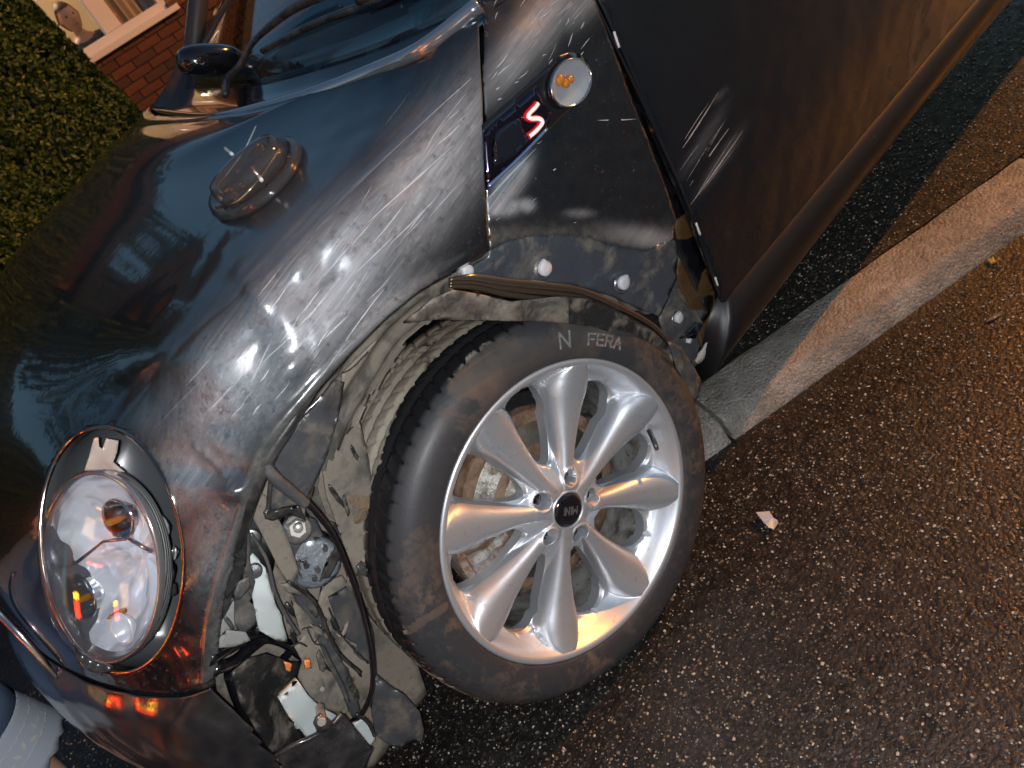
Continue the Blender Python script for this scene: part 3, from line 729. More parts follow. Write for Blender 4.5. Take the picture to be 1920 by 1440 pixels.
for a, b in ((s0, .045), (.052, .96), (.968, 1.88), (1.888, 2.80), (2.808, 3.72)):
    V, F = kstone(a, b); bevel(mk('kerb_stone', V, F, CONC, kerb), .003)
# loose light aggregate standing in the surface
def scatter_stones(name, n, mat, fn, r0, r1, flat=.6, seed=1):
    g = np.random.default_rng(seed); ico_v = []; bm = bmesh.new(); bmesh.ops.create_icosphere(bm, subdivisions=1, radius=1)
    bv = np.array([v.co[:] for v in bm.verts]); bf = np.array([[v.index for v in f.verts] for f in bm.faces]); bm.free()
    P, N = fn(g, n); n = len(P); r = g.uniform(r0, r1, n) ** 1.0
    V = bv[None] * r[:, None, None] * g.uniform(.7, 1.25, (n, 1, 3)) * (1 + .18 * g.normal(size=(n, len(bv), 1))); V[:, :, 2] *= flat
    V = V + P[:, None, :]; F = (bf[None] + (np.arange(n) * len(bv))[:, None, None]).reshape(-1, 3)
    return mk(name, V.reshape(-1, 3), F, mat, smooth=True, kind='stuff')
a = M('pale_stone'); a.set(base=a.ramp(a.vor(120, out='Distance'), [(0, (.44, .38, .29)), (1, (.34, .32, .29))]), rough=.35, coat=.4); STONE = a.m
a = M('warm_stone'); a.set(base=(.13, .105, .08), rough=.35, coat=.5); STONE2 = a.m
def roadpts(g, n):
    P = np.stack([g.uniform(-2.2, 1.3, n), g.uniform(-.6, 2.0, n), np.zeros(n)], 1)
    q = proj(P); k = (q[:, 0] > -60) & (q[:, 0] < 1980) & (q[:, 1] > -60) & (q[:, 1] < 1500); P = P[k]
    o = (P[:, :2] - k0) @ kn; s = (P[:, :2] - k0) @ kd
    z = np.where((s > -.15) & (o < -.115), .0465, .0005); kk = ~((s > -.18) & (o > -.12) & (o < .055)); P[:, 2] = z; return P[kk], None
st = scatter_stones('loose_grit', 17000, STONE, roadpts, .0007, .0029, .5); tag(st, 'pale grit scattered over the wet asphalt', 'grit')
st = scatter_stones('road_chippings', 26000, STONE2, roadpts, .0012, .003, .55, 5); tag(st, 'brown stone chippings set in the wet asphalt', 'chippings')
# ------------------------------------------------------------------ bumper
BN = [[NET[9][k] for k in range(10)],
 [(.495,.722,.470), (.562,.670,.470), (.606,.590,.468), (.652,.480,.470), (.703,.31,.478), (.732,.08,.486), (.72,-.2,.49), (.67,-.4,.47), (.59,-.52,.45), (.52,-.62,.4)],
 [(.500,.722,.400), (.590,.660,.400), (.632,.580,.400), (.678,.470,.400), (.730,.30,.405), (.762,.08,.41), (.75,-.2,.41), (.69,-.4,.40), (.61,-.52,.40), (.54,-.63,.36)],
 [(.500,.720,.330), (.598,.655,.330), (.642,.575,.330), (.688,.465,.330), (.738,.29,.335), (.768,.08,.34), (.755,-.2,.34), (.70,-.4,.33), (.62,-.52,.33), (.55,-.63,.3)],
 [(.490,.715,.240), (.580,.650,.240), (.628,.570,.240), (.676,.460,.240), (.725,.285,.245), (.756,.08,.25), (.74,-.2,.25), (.69,-.4,.25), (.60,-.52,.25), (.53,-.63,.24)],
 [(.45,.70,.160), (.545,.640,.160), (.600,.560,.160), (.650,.450,.160), (.700,.28,.160), (.730,.08,.16), (.72,-.2,.16), (.66,-.4,.16), (.58,-.52,.16), (.5,-.63,.16)]]
BN = np.array([[list(p) for p in r] for r in BN]); BN[0] = BN[0] + np.array([.004, .002, -.006])
bu, bvv = np.linspace(0, 9, 140), np.linspace(0, 5, 90)
GB = cr(np.array([cr(r, bu) for r in BN]), bvv)
F = [(j * 140 + i, j * 140 + i + 1, (j + 1) * 140 + i + 1, (j + 1) * 140 + i) for j in range(89) for i in range(139)]
BVB = BVHTree.FromPolygons([Vector(p) for p in GB.reshape(-1, 3).tolist()], F)
qb = proj(GB.reshape(-1, 3)).reshape(90, 140, 2)
# torn right-hand edge of the bumper
cutp = np.array([(392,1262),(430,1272),(440,1300),(452,1322),(470,1352),(490,1388),(522,1424),(545,1500),(-900,1500),(-900,1000),(300,1100),(390,1200)])
inside = inpoly(qb.reshape(-1, 2), cutp) | (GB.reshape(-1, 3)[:, 1] < .25)
Fk = [f for f in F if all(inside[i] for i in f)]
P = GB.reshape(-1, 3); P = P + noise(P, 4, 9, 2)[:, None] * np.array([.0015, .001, 0])
bumper = mk('bumper', P, Fk, PAINT, car, attrs={'scuff_haze': .05 * np.ones(len(P)), 'dust': np.clip(.10 + .2 * noise(P, 8, 3), 0, .35)}); solid(bumper, .003, 0)
tube('grille_trim', [A(-60,1090,.33), A(0,1150,.36), A(40,1192,.385), A(80,1238,.40), A(108,1272,.41)], [.005,.006,.006,.005,.002], simple('trim_chrome', (.6, .55, .58), .22, 1), car, 12)
# front end behind the grille so that nothing shows through
box('radiator_panel', (.56, -.04, .36), (.08, .62, .36), MUDD, car)
box('engine_block', (.22, -.05, .46), (.40, .80, .46), MUDD, car)
box('underbody', (-1.2, 0, .26), (1.9, 1.40, .10), MUDD, car)
# ------------------------------------------------------------------ headlamp
hl = empty('headlight', (.50, .58, .64)); setparent(hl, car)
rim3 = np.array([hit(*p)[0] for p in RING]); rimn = np.array([hit(*p)[1] for p in RING]); rimn = np.where((rimn[:, 1:2] < 0), -rimn, rimn)
HN = rimn.mean(0); HN /= np.linalg.norm(HN)
tubering = lambda name, pts, r, mat, par, seg=8: mk(name, *(lambda V, F: (V, F + [((len(pts) - 1) * seg + k, (len(pts) - 1) * seg + (k + 1) % seg, (k + 1) % seg, k) for k in range(seg)]))(*tubev(pts, r, seg, False)), mat, par)
tubering('lamp_trim_ring', rim3 + HN * .001, .0030, COPPERCH, hl)
BOWL = M('lamp_recess_plastic').set(base=(.06, .064, .068), rough=.30, coat=.7, coatr=.15).m
c0 = rim3.mean(0)
lv = [(0, 0), (.015, 0), (.032, -.09), (.12, -.13)]
V = np.concatenate([rim3 - HN * d + (c0 - rim3) * k for d, k in lv] + [(c0 - HN * .121)[None]]); m = len(rim3)
F = [(j * m + i, j * m + (i + 1) % m, (j + 1) * m + (i + 1) % m, (j + 1) * m + i) for j in range(3) for i in range(m)] + [(3 * m + i, 3 * m + (i + 1) % m, 4 * m) for i in range(m)]
mk('lamp_recess', V, F, BOWL, hl)
# lamp unit, pushed back and to the left inside its opening
def onplane(px, py, c, n): d = ray(px, py); return CAM + ((c - CAM) @ n) / (d @ n) * d
LN = HN + np.array([.10, .10, .0]); LN /= np.linalg.norm(LN)
h0 = onplane(190, 1063, c0 + HN * .004, HN)
LE = np.array([onplane(*p, h0 - LN * .006, LN) for p in ell(190, 1063, 109, 180, -7, 72)]); lc = LE.mean(0)
def shell(rings, cap=True, flip=False):
    V = np.concatenate(rings); m = len(rings[0]); F = [(j * m + i, j * m + (i + 1) % m, (j + 1) * m + (i + 1) % m, (j + 1) * m + i) for j in range(len(rings) - 1) for i in range(m)]
    if cap: F.append(tuple((len(rings) - 1) * m + i for i in range(m)))
    return V, F
def sc_(E, k, d): return lc + (E - lc) * k + LN * d
V, F = shell([sc_(LE, k, d) for k, d in ((1, 0), (.97, .006), (.88, .0135), (.7, .0205), (.45, .0255), (.2, .028), (.05, .0285))])
solid(mk('lamp_lens', V, F, LENS, hl), .0025, -1)
V, F = shell([sc_(LE, k, d) for k, d in ((1.02, -.006), (1.02, .001), (1.0, .003), (.965, .001), (.95, -.004), (.93, -.012))], False)
mk('lamp_bezel', V, F, simple('lamp_bezel_plastic', (.62, .60, .60), .16, .85), hl)
a = M('ribbed_lamp_housing'); wv = a.n('TexWave', wave_type='BANDS', bands_direction='DIAGONAL'); wv.inputs['Scale'].default_value = 95; a.l(a.tc.outputs['Object'], wv.inputs['Vector'])
a.set(base=a.mix(a.ramp(wv.outputs['Fac'], [(.35, 0), (.6, 1)]), (.14, .14, .14), (.60, .60, .58)), rough=.3, metal=.6); a.bump(wv.outputs['Fac'], .6, .002); RIB = a.m
V, F = shell([sc_(LE, k, d) for k, d in ((1.02, -.006), (1.015, -.010), (.995, -.017), (.96, -.022), (.90, -.024))], False)
mk('lamp_housing', V, F, RIB, hl)
# reflector: two bowls with a step between them, plus facets
a = M('faceted_reflector'); a.set(base=(.92, .94, .98), metal=.42, rough=.20)
v_ = a.map((1, 1, 1)); a.bump(a.math('ADD', a.math('MULTIPLY', a.vor(26, v_, 'SMOOTH_F1'), 1.2), a.math('MULTIPLY', a.noise(9, 2), 1.4)), .6, .02); FACET = a.m
e1h = np.cross(np.array([0, 0, 1.]), LN); e1h /= np.linalg.norm(e1h); e2h = np.cross(LN, e1h)
rings = []
for k, d in ((.94, -.010), (.86, -.030), (.72, -.046), (.52, -.058), (.30, -.066), (.12, -.070)):
    R0_ = sc_(LE, k, d); up = ((R0_ - lc) @ e2h) / .09
    R0_ = R0_ + LN[None] * (.016 * np.exp(-((up - .05) / .16) ** 2))[:, None] * (1 if k < .9 else 0)
    R0_ = R0_ + LN[None] * (.004 * np.cos(np.arange(72) / 72 * 2 * math.pi * 9))[:, None] * (k < .9)
    rings.append(R0_)
V, F = shell(rings); mk('reflector', V, F, FACET, hl)
def lp(px, py, d): return onplane(px, py, lc + LN * d, LN)
# inner divider wall, projector cup and bulbs
V, F = tubev([lp(100,1085,-.028), lp(150,1050,-.02), lp(195,1015,-.016), lp(240,1010,-.02), lp(285,1035,-.03)], [.0025] * 5, 8); mk('reflector_divider', V, F, CHROME, hl)
def cup(px, py, r, depth, d0, mat, name, tilt=(0, 0, 0)):
    c = lp(px, py, d0); n_ = LN + np.array(tilt); n_ /= np.linalg.norm(n_); a1_ = np.cross(n_, [0, 0, 1]); a1_ /= np.linalg.norm(a1_); a2_ = np.cross(n_, a1_)
    t = np.linspace(0, 2 * math.pi, 40, endpoint=False); rg = []
    for k, d in ((1.06, -.004), (1.0, 0), (.92, -.002), (.80, -depth * .5), (.5, -depth * .85), (.15, -depth)):
        rg.append(c + (np.cos(t)[:, None] * a1_ + np.sin(t)[:, None] * a2_) * r * k + n_ * d)
    V, F = shell(rg); return mk(name, V, F, mat, hl)
cup(150,1120,.030,.03,-.020,CHROME,'projector_cup',(.2,0,.1)); cup(218,975,.026,.028,-.022,CHROME,'indicator_cup',(.1,.1,0)); cup(225,1180,.020,.02,-.014,FACET,'side_lamp_cup')
for px, py, r in ((160,1120,.006),(218,975,.005),(222,1150,.004)):
    c = lp(px, py, -.028); V, F = tubev([c - LN * .01, c, c + LN * .010, c + LN * .016], [r, r, r * .9, r * .2], 14); mk('bulb', V, F, AMBER, hl)

plate('lamp_bracket', [(158,882,.585),(170,846,.585),(176,822,.59),(184,820,.59),(186,838,.59),(192,842,.59),(199,822,.59),(222,826,.59),(219,848,.59),(212,866,.59),(235,885,.59),(200,880,.58)], simple('bracket_plastic', (.42, .33, .28), .3, coat=.4), hl, .003, 6)
plate('lamp_clip', [(296,1040,.63),(318,1038,.63),(326,1024,.63),(335,1032,.63),(330,1046,.63),(314,1058,.63),(308,1078,.63),(300,1060,.63)], RIB, hl, .004, 6)
plate('lamp_recess_tab', [(306,1092,.62),(330,1094,.62),(332,1114,.62),(312,1122,.62)], TRIM, hl, .004, 6)
plate('lamp_seal', [(134,1200,.60),(150,1222,.60),(180,1240,.61),(214,1250,.62),(205,1262,.62),(170,1258,.61),(143,1238,.60)], TRIM, hl, .006, 8)

# ------------------------------------------------------------------ wing details
PR = [(915,481,.788)] + [(x, y, .793) for x, y in ARCHF] + [(1266,452,.792),(1272,478,.789),(1267,500,.787),(1268,522,.785),(1256,552,.783),(1246,575,.781),(1236,594,.778),(1205,580,.775),(1150,556,.775),(1080,534,.775),(1000,526,.778),(940,522,.78),(880,520,.782),(868,508,.786),(893,494,.786)]
pf = plate('wing_flange', PR, PRIMER, car, .002, 9, .0012, 14, 3); pf['label'] = 'bare scuffed wing flange with grey clips'
def clip(px, py, y, r, ang):
    c = A(px, py, y); n_ = np.array([0, 1, 0.]); a1_ = np.array([1., 0, 0]); a2_ = np.array([0, 0, 1.]); t = np.linspace(0, 2 * math.pi, 20, endpoint=False)
    k_ = 1 + .28 * np.exp(-(((t - ang + math.pi) % (2 * math.pi) - math.pi) / .22) ** 2)
    rg = [c + (np.cos(t)[:, None] * a1_ + np.sin(t)[:, None] * a2_) * r * k * k_[:, None] + n_ * d for k, d in ((1, -.002), (1, .003), (.9, .0045), (.3, .0045))]
    V, F = shell(rg); o = mk('trim_clip', V, F, CLIP, car, True); return o
def dimple(px, py, y, r):
    c = A(px, py, y); t = np.linspace(0, 2 * math.pi, 28, endpoint=False)
    rg = [c + (np.cos(t)[:, None] * np.array([1., 0, 0]) + np.sin(t)[:, None] * np.array([0, 0, 1.])) * r * k + np.array([0, d, 0]) for k, d in ((1.5, -.0005), (1.3, .002), (1.12, .003), (1.0, .001), (.85, -.002), (.3, -.003))]
    V, F = shell(rg); mk('clip_washer', V, F, PRIMER, car)
for px, py, r, an in ((1021,503,.0105,1.9),(1169,530,.0105,2.6),(1272,596,.0085,2.2),(876,508,.008,1)):
    dimple(px - 3, py + 2, .784 if px < 1250 else .768, r); clip(px, py, .789 if px < 1250 else .772, r, an)
clip(1291,638,.762,.005,0); 
WETBR = M('wet_brown_lip').set(base=(.035, .024, .016), rough=.22, coat=1, coatr=.08).m
for k, (dy, r) in enumerate(((0, .0055), (13, .004), (26, .0045))):
    pts = [(842,524,.80),(890,520,.803),(950,528,.803),(1020,535,.80),(1090,545,.798),(1160,575,.795),(1220,608,.79),(1262,650,.787),(1292,690,.785)]
    f = 1 - .12 * k
    tube('arch_liner_ridge', [A(x, y + dy * (.4 + .6 * math.sin(min(1, max(0, (x - 820) / 260)) * 1.9)), yy - .006 * k) for x, y, yy in pts[:9 - k]], [.002, r, r, r, r * .9, r * .8, r * .7, .002], WETBR, car, 10, 60)
ARCHM = dirty('arch_edge_plastic', (.05, .046, .042), (.17, .142, .112), .40, .60, 24, .35, .7, .35)
LM = plate('arch_liner_edge', [(756,604,.78),(772,590,.80),(812,560,.81),(850,543,.812),(900,552,.806),(960,566,.80),(1040,556,.797),(1063,556,.797),(1066,606,.79),(1000,602,.785),(900,600,.78),(820,598,.775)], ARCHM, car, .003, 9, .0022, 12, 8)
plate('arch_liner_edge', [(1064,556,.799),(1110,562,.797),(1170,590,.793),(1226,622,.79),(1264,658,.787),(1292,690,.785),(1308,716,.783),(1302,742,.78),(1280,706,.78),(1232,668,.782),(1168,632,.784),(1110,612,.786),(1067,607,.79)], MUDD, car, .003, 9, .002, 12, 9)
plate('arch_liner_tip', [(1252,640,.80),(1276,650,.80),(1300,688,.795),(1314,716,.79),(1308,744,.79),(1296,756,.79),(1284,722,.79),(1268,690,.795)], GREYPL, car, .004, 8, .0015, 20, 4)
side_br = M('wet_brown_sill_end').set(base=(.060, .034, .014), rough=.25, coat=.8, coatr=.1).m
plate('wing_support', [(1262,415,.778),(1285,400,.778),(1330,520,.772),(1350,585,.768),(1338,650,.765),(1316,660,.762),(1300,600,.762),(1266,520,.768),(1272,480,.772)], side_br, car, .003, 10, .002, 10, 2)
plate('pillar_foot', [(1266,500,.768),(1290,528,.766),(1318,566,.764),(1338,610,.762),(1335,650,.758),(1314,676,.756),(1296,692,.756),(1268,665,.758),(1240,622,.762),(1234,592,.766),(1250,560,.768)], GREYPL, car, .003, 9, .003, 25, 6)
plate('seal_remnant', [(1338,618,.775),(1348,640,.775),(1332,662,.772),(1308,682,.77),(1303,676,.77),(1320,650,.772)], simple('dried_sealant', (.30, .27, .23), .7), car, .004, 6, .002, 40, 3)
tube('door_edge', [side_hit(1113, 0), side_hit(1176, 132), side_hit(1236, 262), side_hit(1296, 402), side_hit(1350, 560)], .0022, GLOSSBLK, car, 8, 60)
for a_, b_ in (((1148,60),(1158,90)), ((1302,418),(1310,440)), ((1338,520),(1343,535))):
    tube('paint_chip', [side_hit(*a_) + np.array([0, .003, 0]), side_hit(*b_) + np.array([0, .003, 0])], .0018, CLIP, car, 6, 6)
# sill
PS = [(.786, .375), (.797, .368), (.808, .356), (.816, .338), (.818, .318), (.814, .296), (.803, .277), (.786, .262), (.72, .250)]
V = []; n = 60
for i in range(n + 1):
    f = i / n
    for y, z in PS:
        xf = -.335 - (z - .25) * .85; x = xf + (-2.6 - xf) * f ** 1.3; tap = min(1, .75 + f * 8)
        V.append((x, .79 + (y - .79) * tap, z + (.057 + (z - .25) / .125 * (.028 - .057)) * max(-x - .35, 0)))
m = len(PS); F = [(i * m + j, (i + 1) * m + j, (i + 1) * m + j + 1, i * m + j + 1) for i in range(n) for j in range(m - 1)] + [tuple(range(m))]
a = M('black_sill_plastic'); a.set(base=(.008, .008, .009), rough=.40, spec=.25); a.bump(a.noise(120, 3), .1, .001)
mk('sill', V, F, a.m, car)
# arch liner: curved sheet inside the wheel arch with pressed ribs
th = np.linspace(math.radians(-6), math.radians(176), 150); yy = np.linspace(.30, .795, 70); TT, YY = np.meshgrid(th, yy, indexing='ij')
RR = .366 + .018 * np.clip((np.degrees(TT) - 60) / -60, 0, 1.3) + .0035 * np.sin(YY * 2 * math.pi / .042) * (YY < .77) * (np.degrees(TT) > 20) + .004 * noise(np.stack([TT * .35, YY, YY * 0], -1), 6, 4)
RR = RR + .012 * (np.degrees(TT) > 95) * (YY > .6)
PL = np.stack([RR * np.cos(TT), YY, .33 + RR * np.sin(TT)], -1)
keep = (PL[..., 1] < np.interp(np.degrees(TT), [0, 40, 60, 70, 176], [.66, .70, .765, .785, .785]) + .012 * noise(np.stack([TT, TT * 0, TT * 0], -1), 3, 7))
F = [(i * 70 + j, (i + 1) * 70 + j, (i + 1) * 70 + j + 1, i * 70 + j + 1) for i in range(149) for j in range(69) if keep[i, j] and keep[i, j + 1] and keep[i + 1, j] and keep[i + 1, j + 1]]
mk('arch_liner', PL.reshape(-1, 3), F, MUD, car)

# ------------------------------------------------------------------ smashed corner between lamp, bumper and wheel
def pl(name, pts, y, mat, t=.003, step=9, cr_=.002, fr=18, seed=0, bulge=0):
    if 'clod' not in name: cr_ = min(cr_, .005) * .32; fr = min(fr, 9)
    return plate(name, [(p[0], p[1], p[2] if len(p) > 2 else y) for p in pts], mat, car, t, step, cr_, fr, seed, bulge)
pl('inner_panel', [(470,900),(520,780),(640,650),(760,600),(760,760),(720,860),(715,1000),(760,1180),(800,1300),(700,1440),(420,1440),(400,1230),(440,1050)], .60, MUD, .004, 16, .008, 6, 31)
pl('liner_fragment', [(492,880),(540,822),(560,830),(548,880),(532,940),(515,990),(480,960),(470,930)], .70, MUD, seed=1)
pl('liner_fragment', [(640,700),(700,640),(745,612),(742,650),(700,720),(672,790),(655,860),(628,880),(640,800)], .70, MUD, .003, 9, .006, 12, 2)
pl('liner_fragment', [(610,800),(655,830),(672,880),(662,930),(690,1000),(660,1010),(610,960),(590,900)], .685, MUD, .003, 9, .006, 14, 3)
pl('air_duct', [(604,742,.775),(628,712,.77),(642,716,.76),(634,770,.755),(612,850,.75),(590,900,.745),(572,935,.74),(548,962,.735),(512,966,.735),(505,940,.74),(512,880,.745),(522,836,.75),(560,790,.76)], .75, GREYPL, .005, 8, .003, 14, 4, .012)
tube('duct_rim', [A(608,740,.78), A(566,780,.775), A(520,830,.765), A(508,900,.76), A(503,950,.755), A(498,962,.755)], .0028, TRIM, car, 8)
pl('duct_foot', [(494,962,.75),(520,955,.76),(560,948,.76),(572,975,.75),(545,962,.75),(512,975,.755),(497,972,.75)], .75, TRIM, .005, 6, .003, 30, 5)
pl('torn_strip', [(458,985,.735),(462,1010,.735),(461,1052,.73),(450,1092,.725),(424,1124,.72),(419,1112,.72),(424,1060,.725),(436,1012,.73)], .73, TRIM, .004, 7, .002, 20, 6)
# round hexagon-headed fixing and the dented motor can below it
def boss(px, py, y, r, h, name, mat, seg=24, ax=(.15, .9, .35)):
    c = A(px, py, y); n_ = np.array(ax); n_ /= np.linalg.norm(n_)
    V, F = tubev([c - n_ * .04, c - n_ * .002, c + n_ * h * .8, c + n_ * h], [r, r, r, r * .86], seg); return mk(name, V, F, mat, car, seg > 10)
NUTM = simple('zinc_nut', (.42, .40, .36), .35, .6)
boss(556,992,.70,.019,.006,'fixing_washer',GREYPL); boss(558,990,.71,.0125,.008,'hex_nut',NUTM,6); boss(559,989,.722,.0060,.006,'fixing_stud',NUTM)
can = boss(588,1052,.69,.034,.012,'motor_can',dirty('wet_grey_can', (.10, .115, .13), (.018, .018, .02), .56, .60, 45, .25, .35, .5, coat=.6, spots=False), 32)
pl('can_bracket', [(632,1020,.72),(645,1032,.72),(622,1072,.71),(607,1098,.705),(597,1088,.705),(615,1050,.71)], .71, TRIM, .006, 7, .001)
pl('can_bracket', [(512,992,.71),(524,1000,.71),(540,1040,.70),(560,1085,.695),(600,1140,.69),(592,1160,.69),(560,1120,.69),(530,1070,.70),(515,1020,.71)], .70, GREYPL, .005, 8, .003)
tube('cable', [A(488,852,.80), A(505,886,.80), A(540,918,.795), A(580,948,.79), A(622,1000,.785), A(650,1060,.78), A(672,1120,.775), A(690,1190,.765), A(699,1250,.75), A(696,1300,.735), A(676,1342,.71), A(660,1352,.69)], [.0045,.0062,.0060,.0040,.0037,.0037,.0037,.0037,.0037,.0037,.0037,.0037], GLOSSBLK, car, 12, 90)
tube('cable_sleeve', [A(494,858,.802), A(510,890,.802), A(542,919,.797), A(574,945,.793)], [.005,.0072,.007,.006], GREYPL, car, 12, 30)
pl('foam_block', [(462,1028,.70),(478,1046,.70),(494,1064,.705),(506,1108,.705),(524,1150,.70),(534,1198,.695),(508,1190,.70),(484,1176,.70),(474,1130,.70),(468,1080,.70)], .70, WHITEPL, .014, 8, .004, 22, 7, .014)
pl('foam_block', [(556,1273,.71),(521,1308,.71),(538,1338,.71),(572,1378,.705),(593,1380,.705),(596,1360,.705),(632,1342,.70),(600,1324,.705),(577,1303,.71)], .71, WHITEPL, .012, 8, .0015, 20, 8)
pl('foam_block', [(394,1206,.70),(420,1206,.70),(440,1214,.70),(425,1228,.70),(394,1232,.70)], .70, WHITEPL, .01, 6, .001)
ML2 = M('cloudy_plastic').set(base=(.50, .49, .46), rough=.15, trans=.55, ior=1.4).m
for k, p in enumerate([[(400,1190),(430,1140),(444,1112),(462,1120),(450,1160),(420,1200)], [(440,1110),(470,1100),(480,1130),(478,1170),(455,1190),(440,1170)], [(395,1215),(425,1180),(460,1185),(470,1200),(440,1212)], [(430,1128),(448,1090),(466,1080),(470,1100),(450,1122)]]):
    pl('lens_shard', p, .705 + .008 * k, ML2 if k % 2 == 0 else GREYPL, .003, 7, .004, 30, 20 + k)
pl('liner_rail', [(470,1030),(490,1020),(520,1060),(545,1110),(575,1160),(600,1190),(585,1205),(556,1190),(530,1150),(505,1090)], .672, MUD, .006, 8, .004, 16, 11)
pl('liner_rail', [(560,1090),(585,1130),(612,1160),(606,1182),(590,1190),(566,1150),(548,1112)], .69, GREYPL, .006, 8, .003, 20, 12)
pl('liner_fragment', [(604,1092),(640,1080),(668,1120),(690,1180),(698,1240),(706,1278),(694,1326),(668,1290),(640,1248),(606,1190),(590,1160)], .660, MUD, .004, 10, .006, 10, 13)
pl('liner_fragment', [(616,1120),(650,1100),(680,1130),(700,1190),(704,1248),(676,1236),(640,1190)], .672, GREYPL, .004, 10, .005, 10, 14)
pl('liner_fragment', [(552,1212),(576,1184),(600,1190),(632,1240),(656,1300),(664,1330),(640,1340),(600,1322),(578,1300),(558,1270),(566,1240)], .675, MUD, .004, 9, .007, 14, 15)
pl('liner_fragment', [(640,1240),(652,1256),(662,1300),(672,1336),(660,1345),(646,1310),(634,1262)], .69, GREYPL, .005, 7, .003, 30, 16)
pl('liner_flap', [(704,1262,.69),(730,1284,.70),(758,1302,.71),(786,1334,.715),(794,1366,.715),(791,1392,.71),(776,1384,.71),(752,1402,.70),(722,1392,.70),(704,1378,.69),(696,1330,.69)], .70, GREYPL, .003, 9, .006, 9, 17)
pl('mud_clod', [(640,922),(668,912),(702,918),(712,950),(700,980),(668,986),(648,966)], .705, dirty('brown_mud_clod', (.13, .085, .05), (.17, .12, .075), .4, .6, 40, .9, .95, 1.), .006, 6, .004, 20, 18, .006)
pl('mud_flap_edge', [(676,985),(704,982),(735,1030),(756,1100),(772,1190),(748,1196),(716,1150),(696,1080)], .66, dirty('brown_muddy_edge', (.05, .036, .028), (.16, .125, .09), .4, .6, 20, .5, .8, .6), .006, 8, .005, 14, 19)
# black lamp pocket hanging out of the bumper
pl('bumper_pocket', [(433,1262,.71),(462,1235,.70),(500,1226,.69),(545,1240,.67),(566,1240,.66),(552,1275,.66),(530,1304,.655),(545,1344,.65),(570,1382,.65),(545,1404,.67),(517,1420,.69),(480,1370,.70),(450,1318,.71)], .68, MUDD, .004, 9, .005, 16, 21)
for pts, r in (([(391,1236),(420,1218),(444,1204),(462,1190),(500,1184),(530,1200)], .009), ([(400,1256),(440,1240),(470,1214),(500,1196),(535,1206),(562,1226)], .008), ([(436,1270),(462,1284),(492,1262),(530,1236),(549,1214)], .006), ([(434,1262),(446,1300),(462,1336),(486,1376),(512,1414)], .010), ([(448,1268),(462,1302),(482,1342),(505,1380),(524,1410)], .006), ([(566,1236),(560,1262),(540,1288),(524,1306)], .004)):
    tube('pocket_rib', [A(x, y, .725 - .0006 * (x - 391)) for x, y in pts], r, GLOSSBLK, car, 10, 40)
for p in ([(532,1240),(546,1244),(544,1258),(536,1256)], [(570,1238),(580,1236),(582,1252),(572,1254)]): pl('amber_chip', p, .715, simple('amber_plastic', (.55, .19, .06), .25), .004, 5, 0)
pl('bumper_corner', [(517,1416,.735),(552,1396,.745),(582,1382,.75),(620,1360,.75),(639,1338,.748),(647,1342,.748),(672,1372,.74),(699,1404,.735),(690,1424,.73),(676,1470,.72),(560,1480,.73),(530,1440,.735)], .74, TRIM, .004, 9, .002, 10, 22)
tube('bumper_corner_lip', [A(517,1416,.742), A(552,1396,.752), A(582,1384,.757), A(620,1360,.757), A(640,1338,.755)], .0035, TRIM, car, 8, 30)
pl('corner_tab', [(588,1358),(592,1346),(602,1338),(612,1346),(624,1356),(612,1368),(596,1374)], .765, TRIM, .005, 5, 0)
pl('bracket_end', [(662,1356),(680,1340),(700,1372),(702,1388),(690,1398),(672,1376)], .70, WHITEPL, .006, 6, .002)
tube('arch_edge_seal', [A(622,688,.815), A(578,742,.812), A(540,800,.808), A(500,860,.80), A(470,930,.788), A(456,985,.775), A(440,1040,.762)], [.002,.006,.008,.009,.009,.007,.004], TRIM, car, 10, 70)

# ------------------------------------------------------------------ side repeater and badge strip
cap_px = [(899,235),(954,187),(1011,136),(1039,107),(1065,98),(1087,105),(1101,124),(1101,154),(1087,183),(1049,218),(1002,268),(954,313),(908,357)]
side_panel('repeater_surround', cap_px, GLOSSBLK, car, .006, .003, out=.0035)
side_panel('badge_panel', [(901,249),(940,214),(1000,162),(1008,190),(1026,212),(1018,240),(966,296),(907,350)], simple('smoked_chrome', (.12, .10, .16), .10, 1), car, .006, .004, out=.0065)
side_panel('badge_window', [(921,250),(945,232),(965,222),(975,245),(985,262),(960,288),(940,302),(918,312),(916,280)], simple('dark_mirror_plastic', (.06, .07, .10), .05, .9), car, .006, .003, out=.0085)
tube('badge_trim', [side_hit(908,350) + [0, .008, 0], side_hit(960,302) + [0, .008, 0], side_hit(1018,242) + [0, .008, 0]], .0022, simple('blue_tint_trim', (.25, .4, .7), .15, .8), car, 8, 20)
def sidept(px, py, o): return side_hit(px, py) + np.array([0, o, 0])
S = [(996,196),(990,204),(981,213),(977,220),(984,224),(998,224),(1004,230),(1000,238),(990,249),(980,257)]
tube('badge_letter', [sidept(*p, .0105) for p in S], .0046, simple('red_badge', (.48, .01, .015), .3, coat=.5), car, 8, 60)
tube('badge_letter_face', [sidept(*p, .0132) for p in S], .0029, simple('white_badge', (.95, .80, .78), .2), car, 8, 60)
rp = empty('side_repeater', tuple(side_hit(1058, 157))); setparent(rp, car)
E3 = np.array([sidept(*p, .0125) for p in ell(1058, 157, 37, 48, 22, 48)]); ec = E3.mean(0); ny = np.array([.1, 1, .05]); ny /= np.linalg.norm(ny)
def se(k, d): return ec + (E3 - ec) * k + ny * d
V, F = shell([se(1.02, -.004), se(1.0, .001), se(.96, .003), se(.92, .001), se(.90, -.002)], False); mk('repeater_bezel', V, F, CHROME, rp)
rg = []
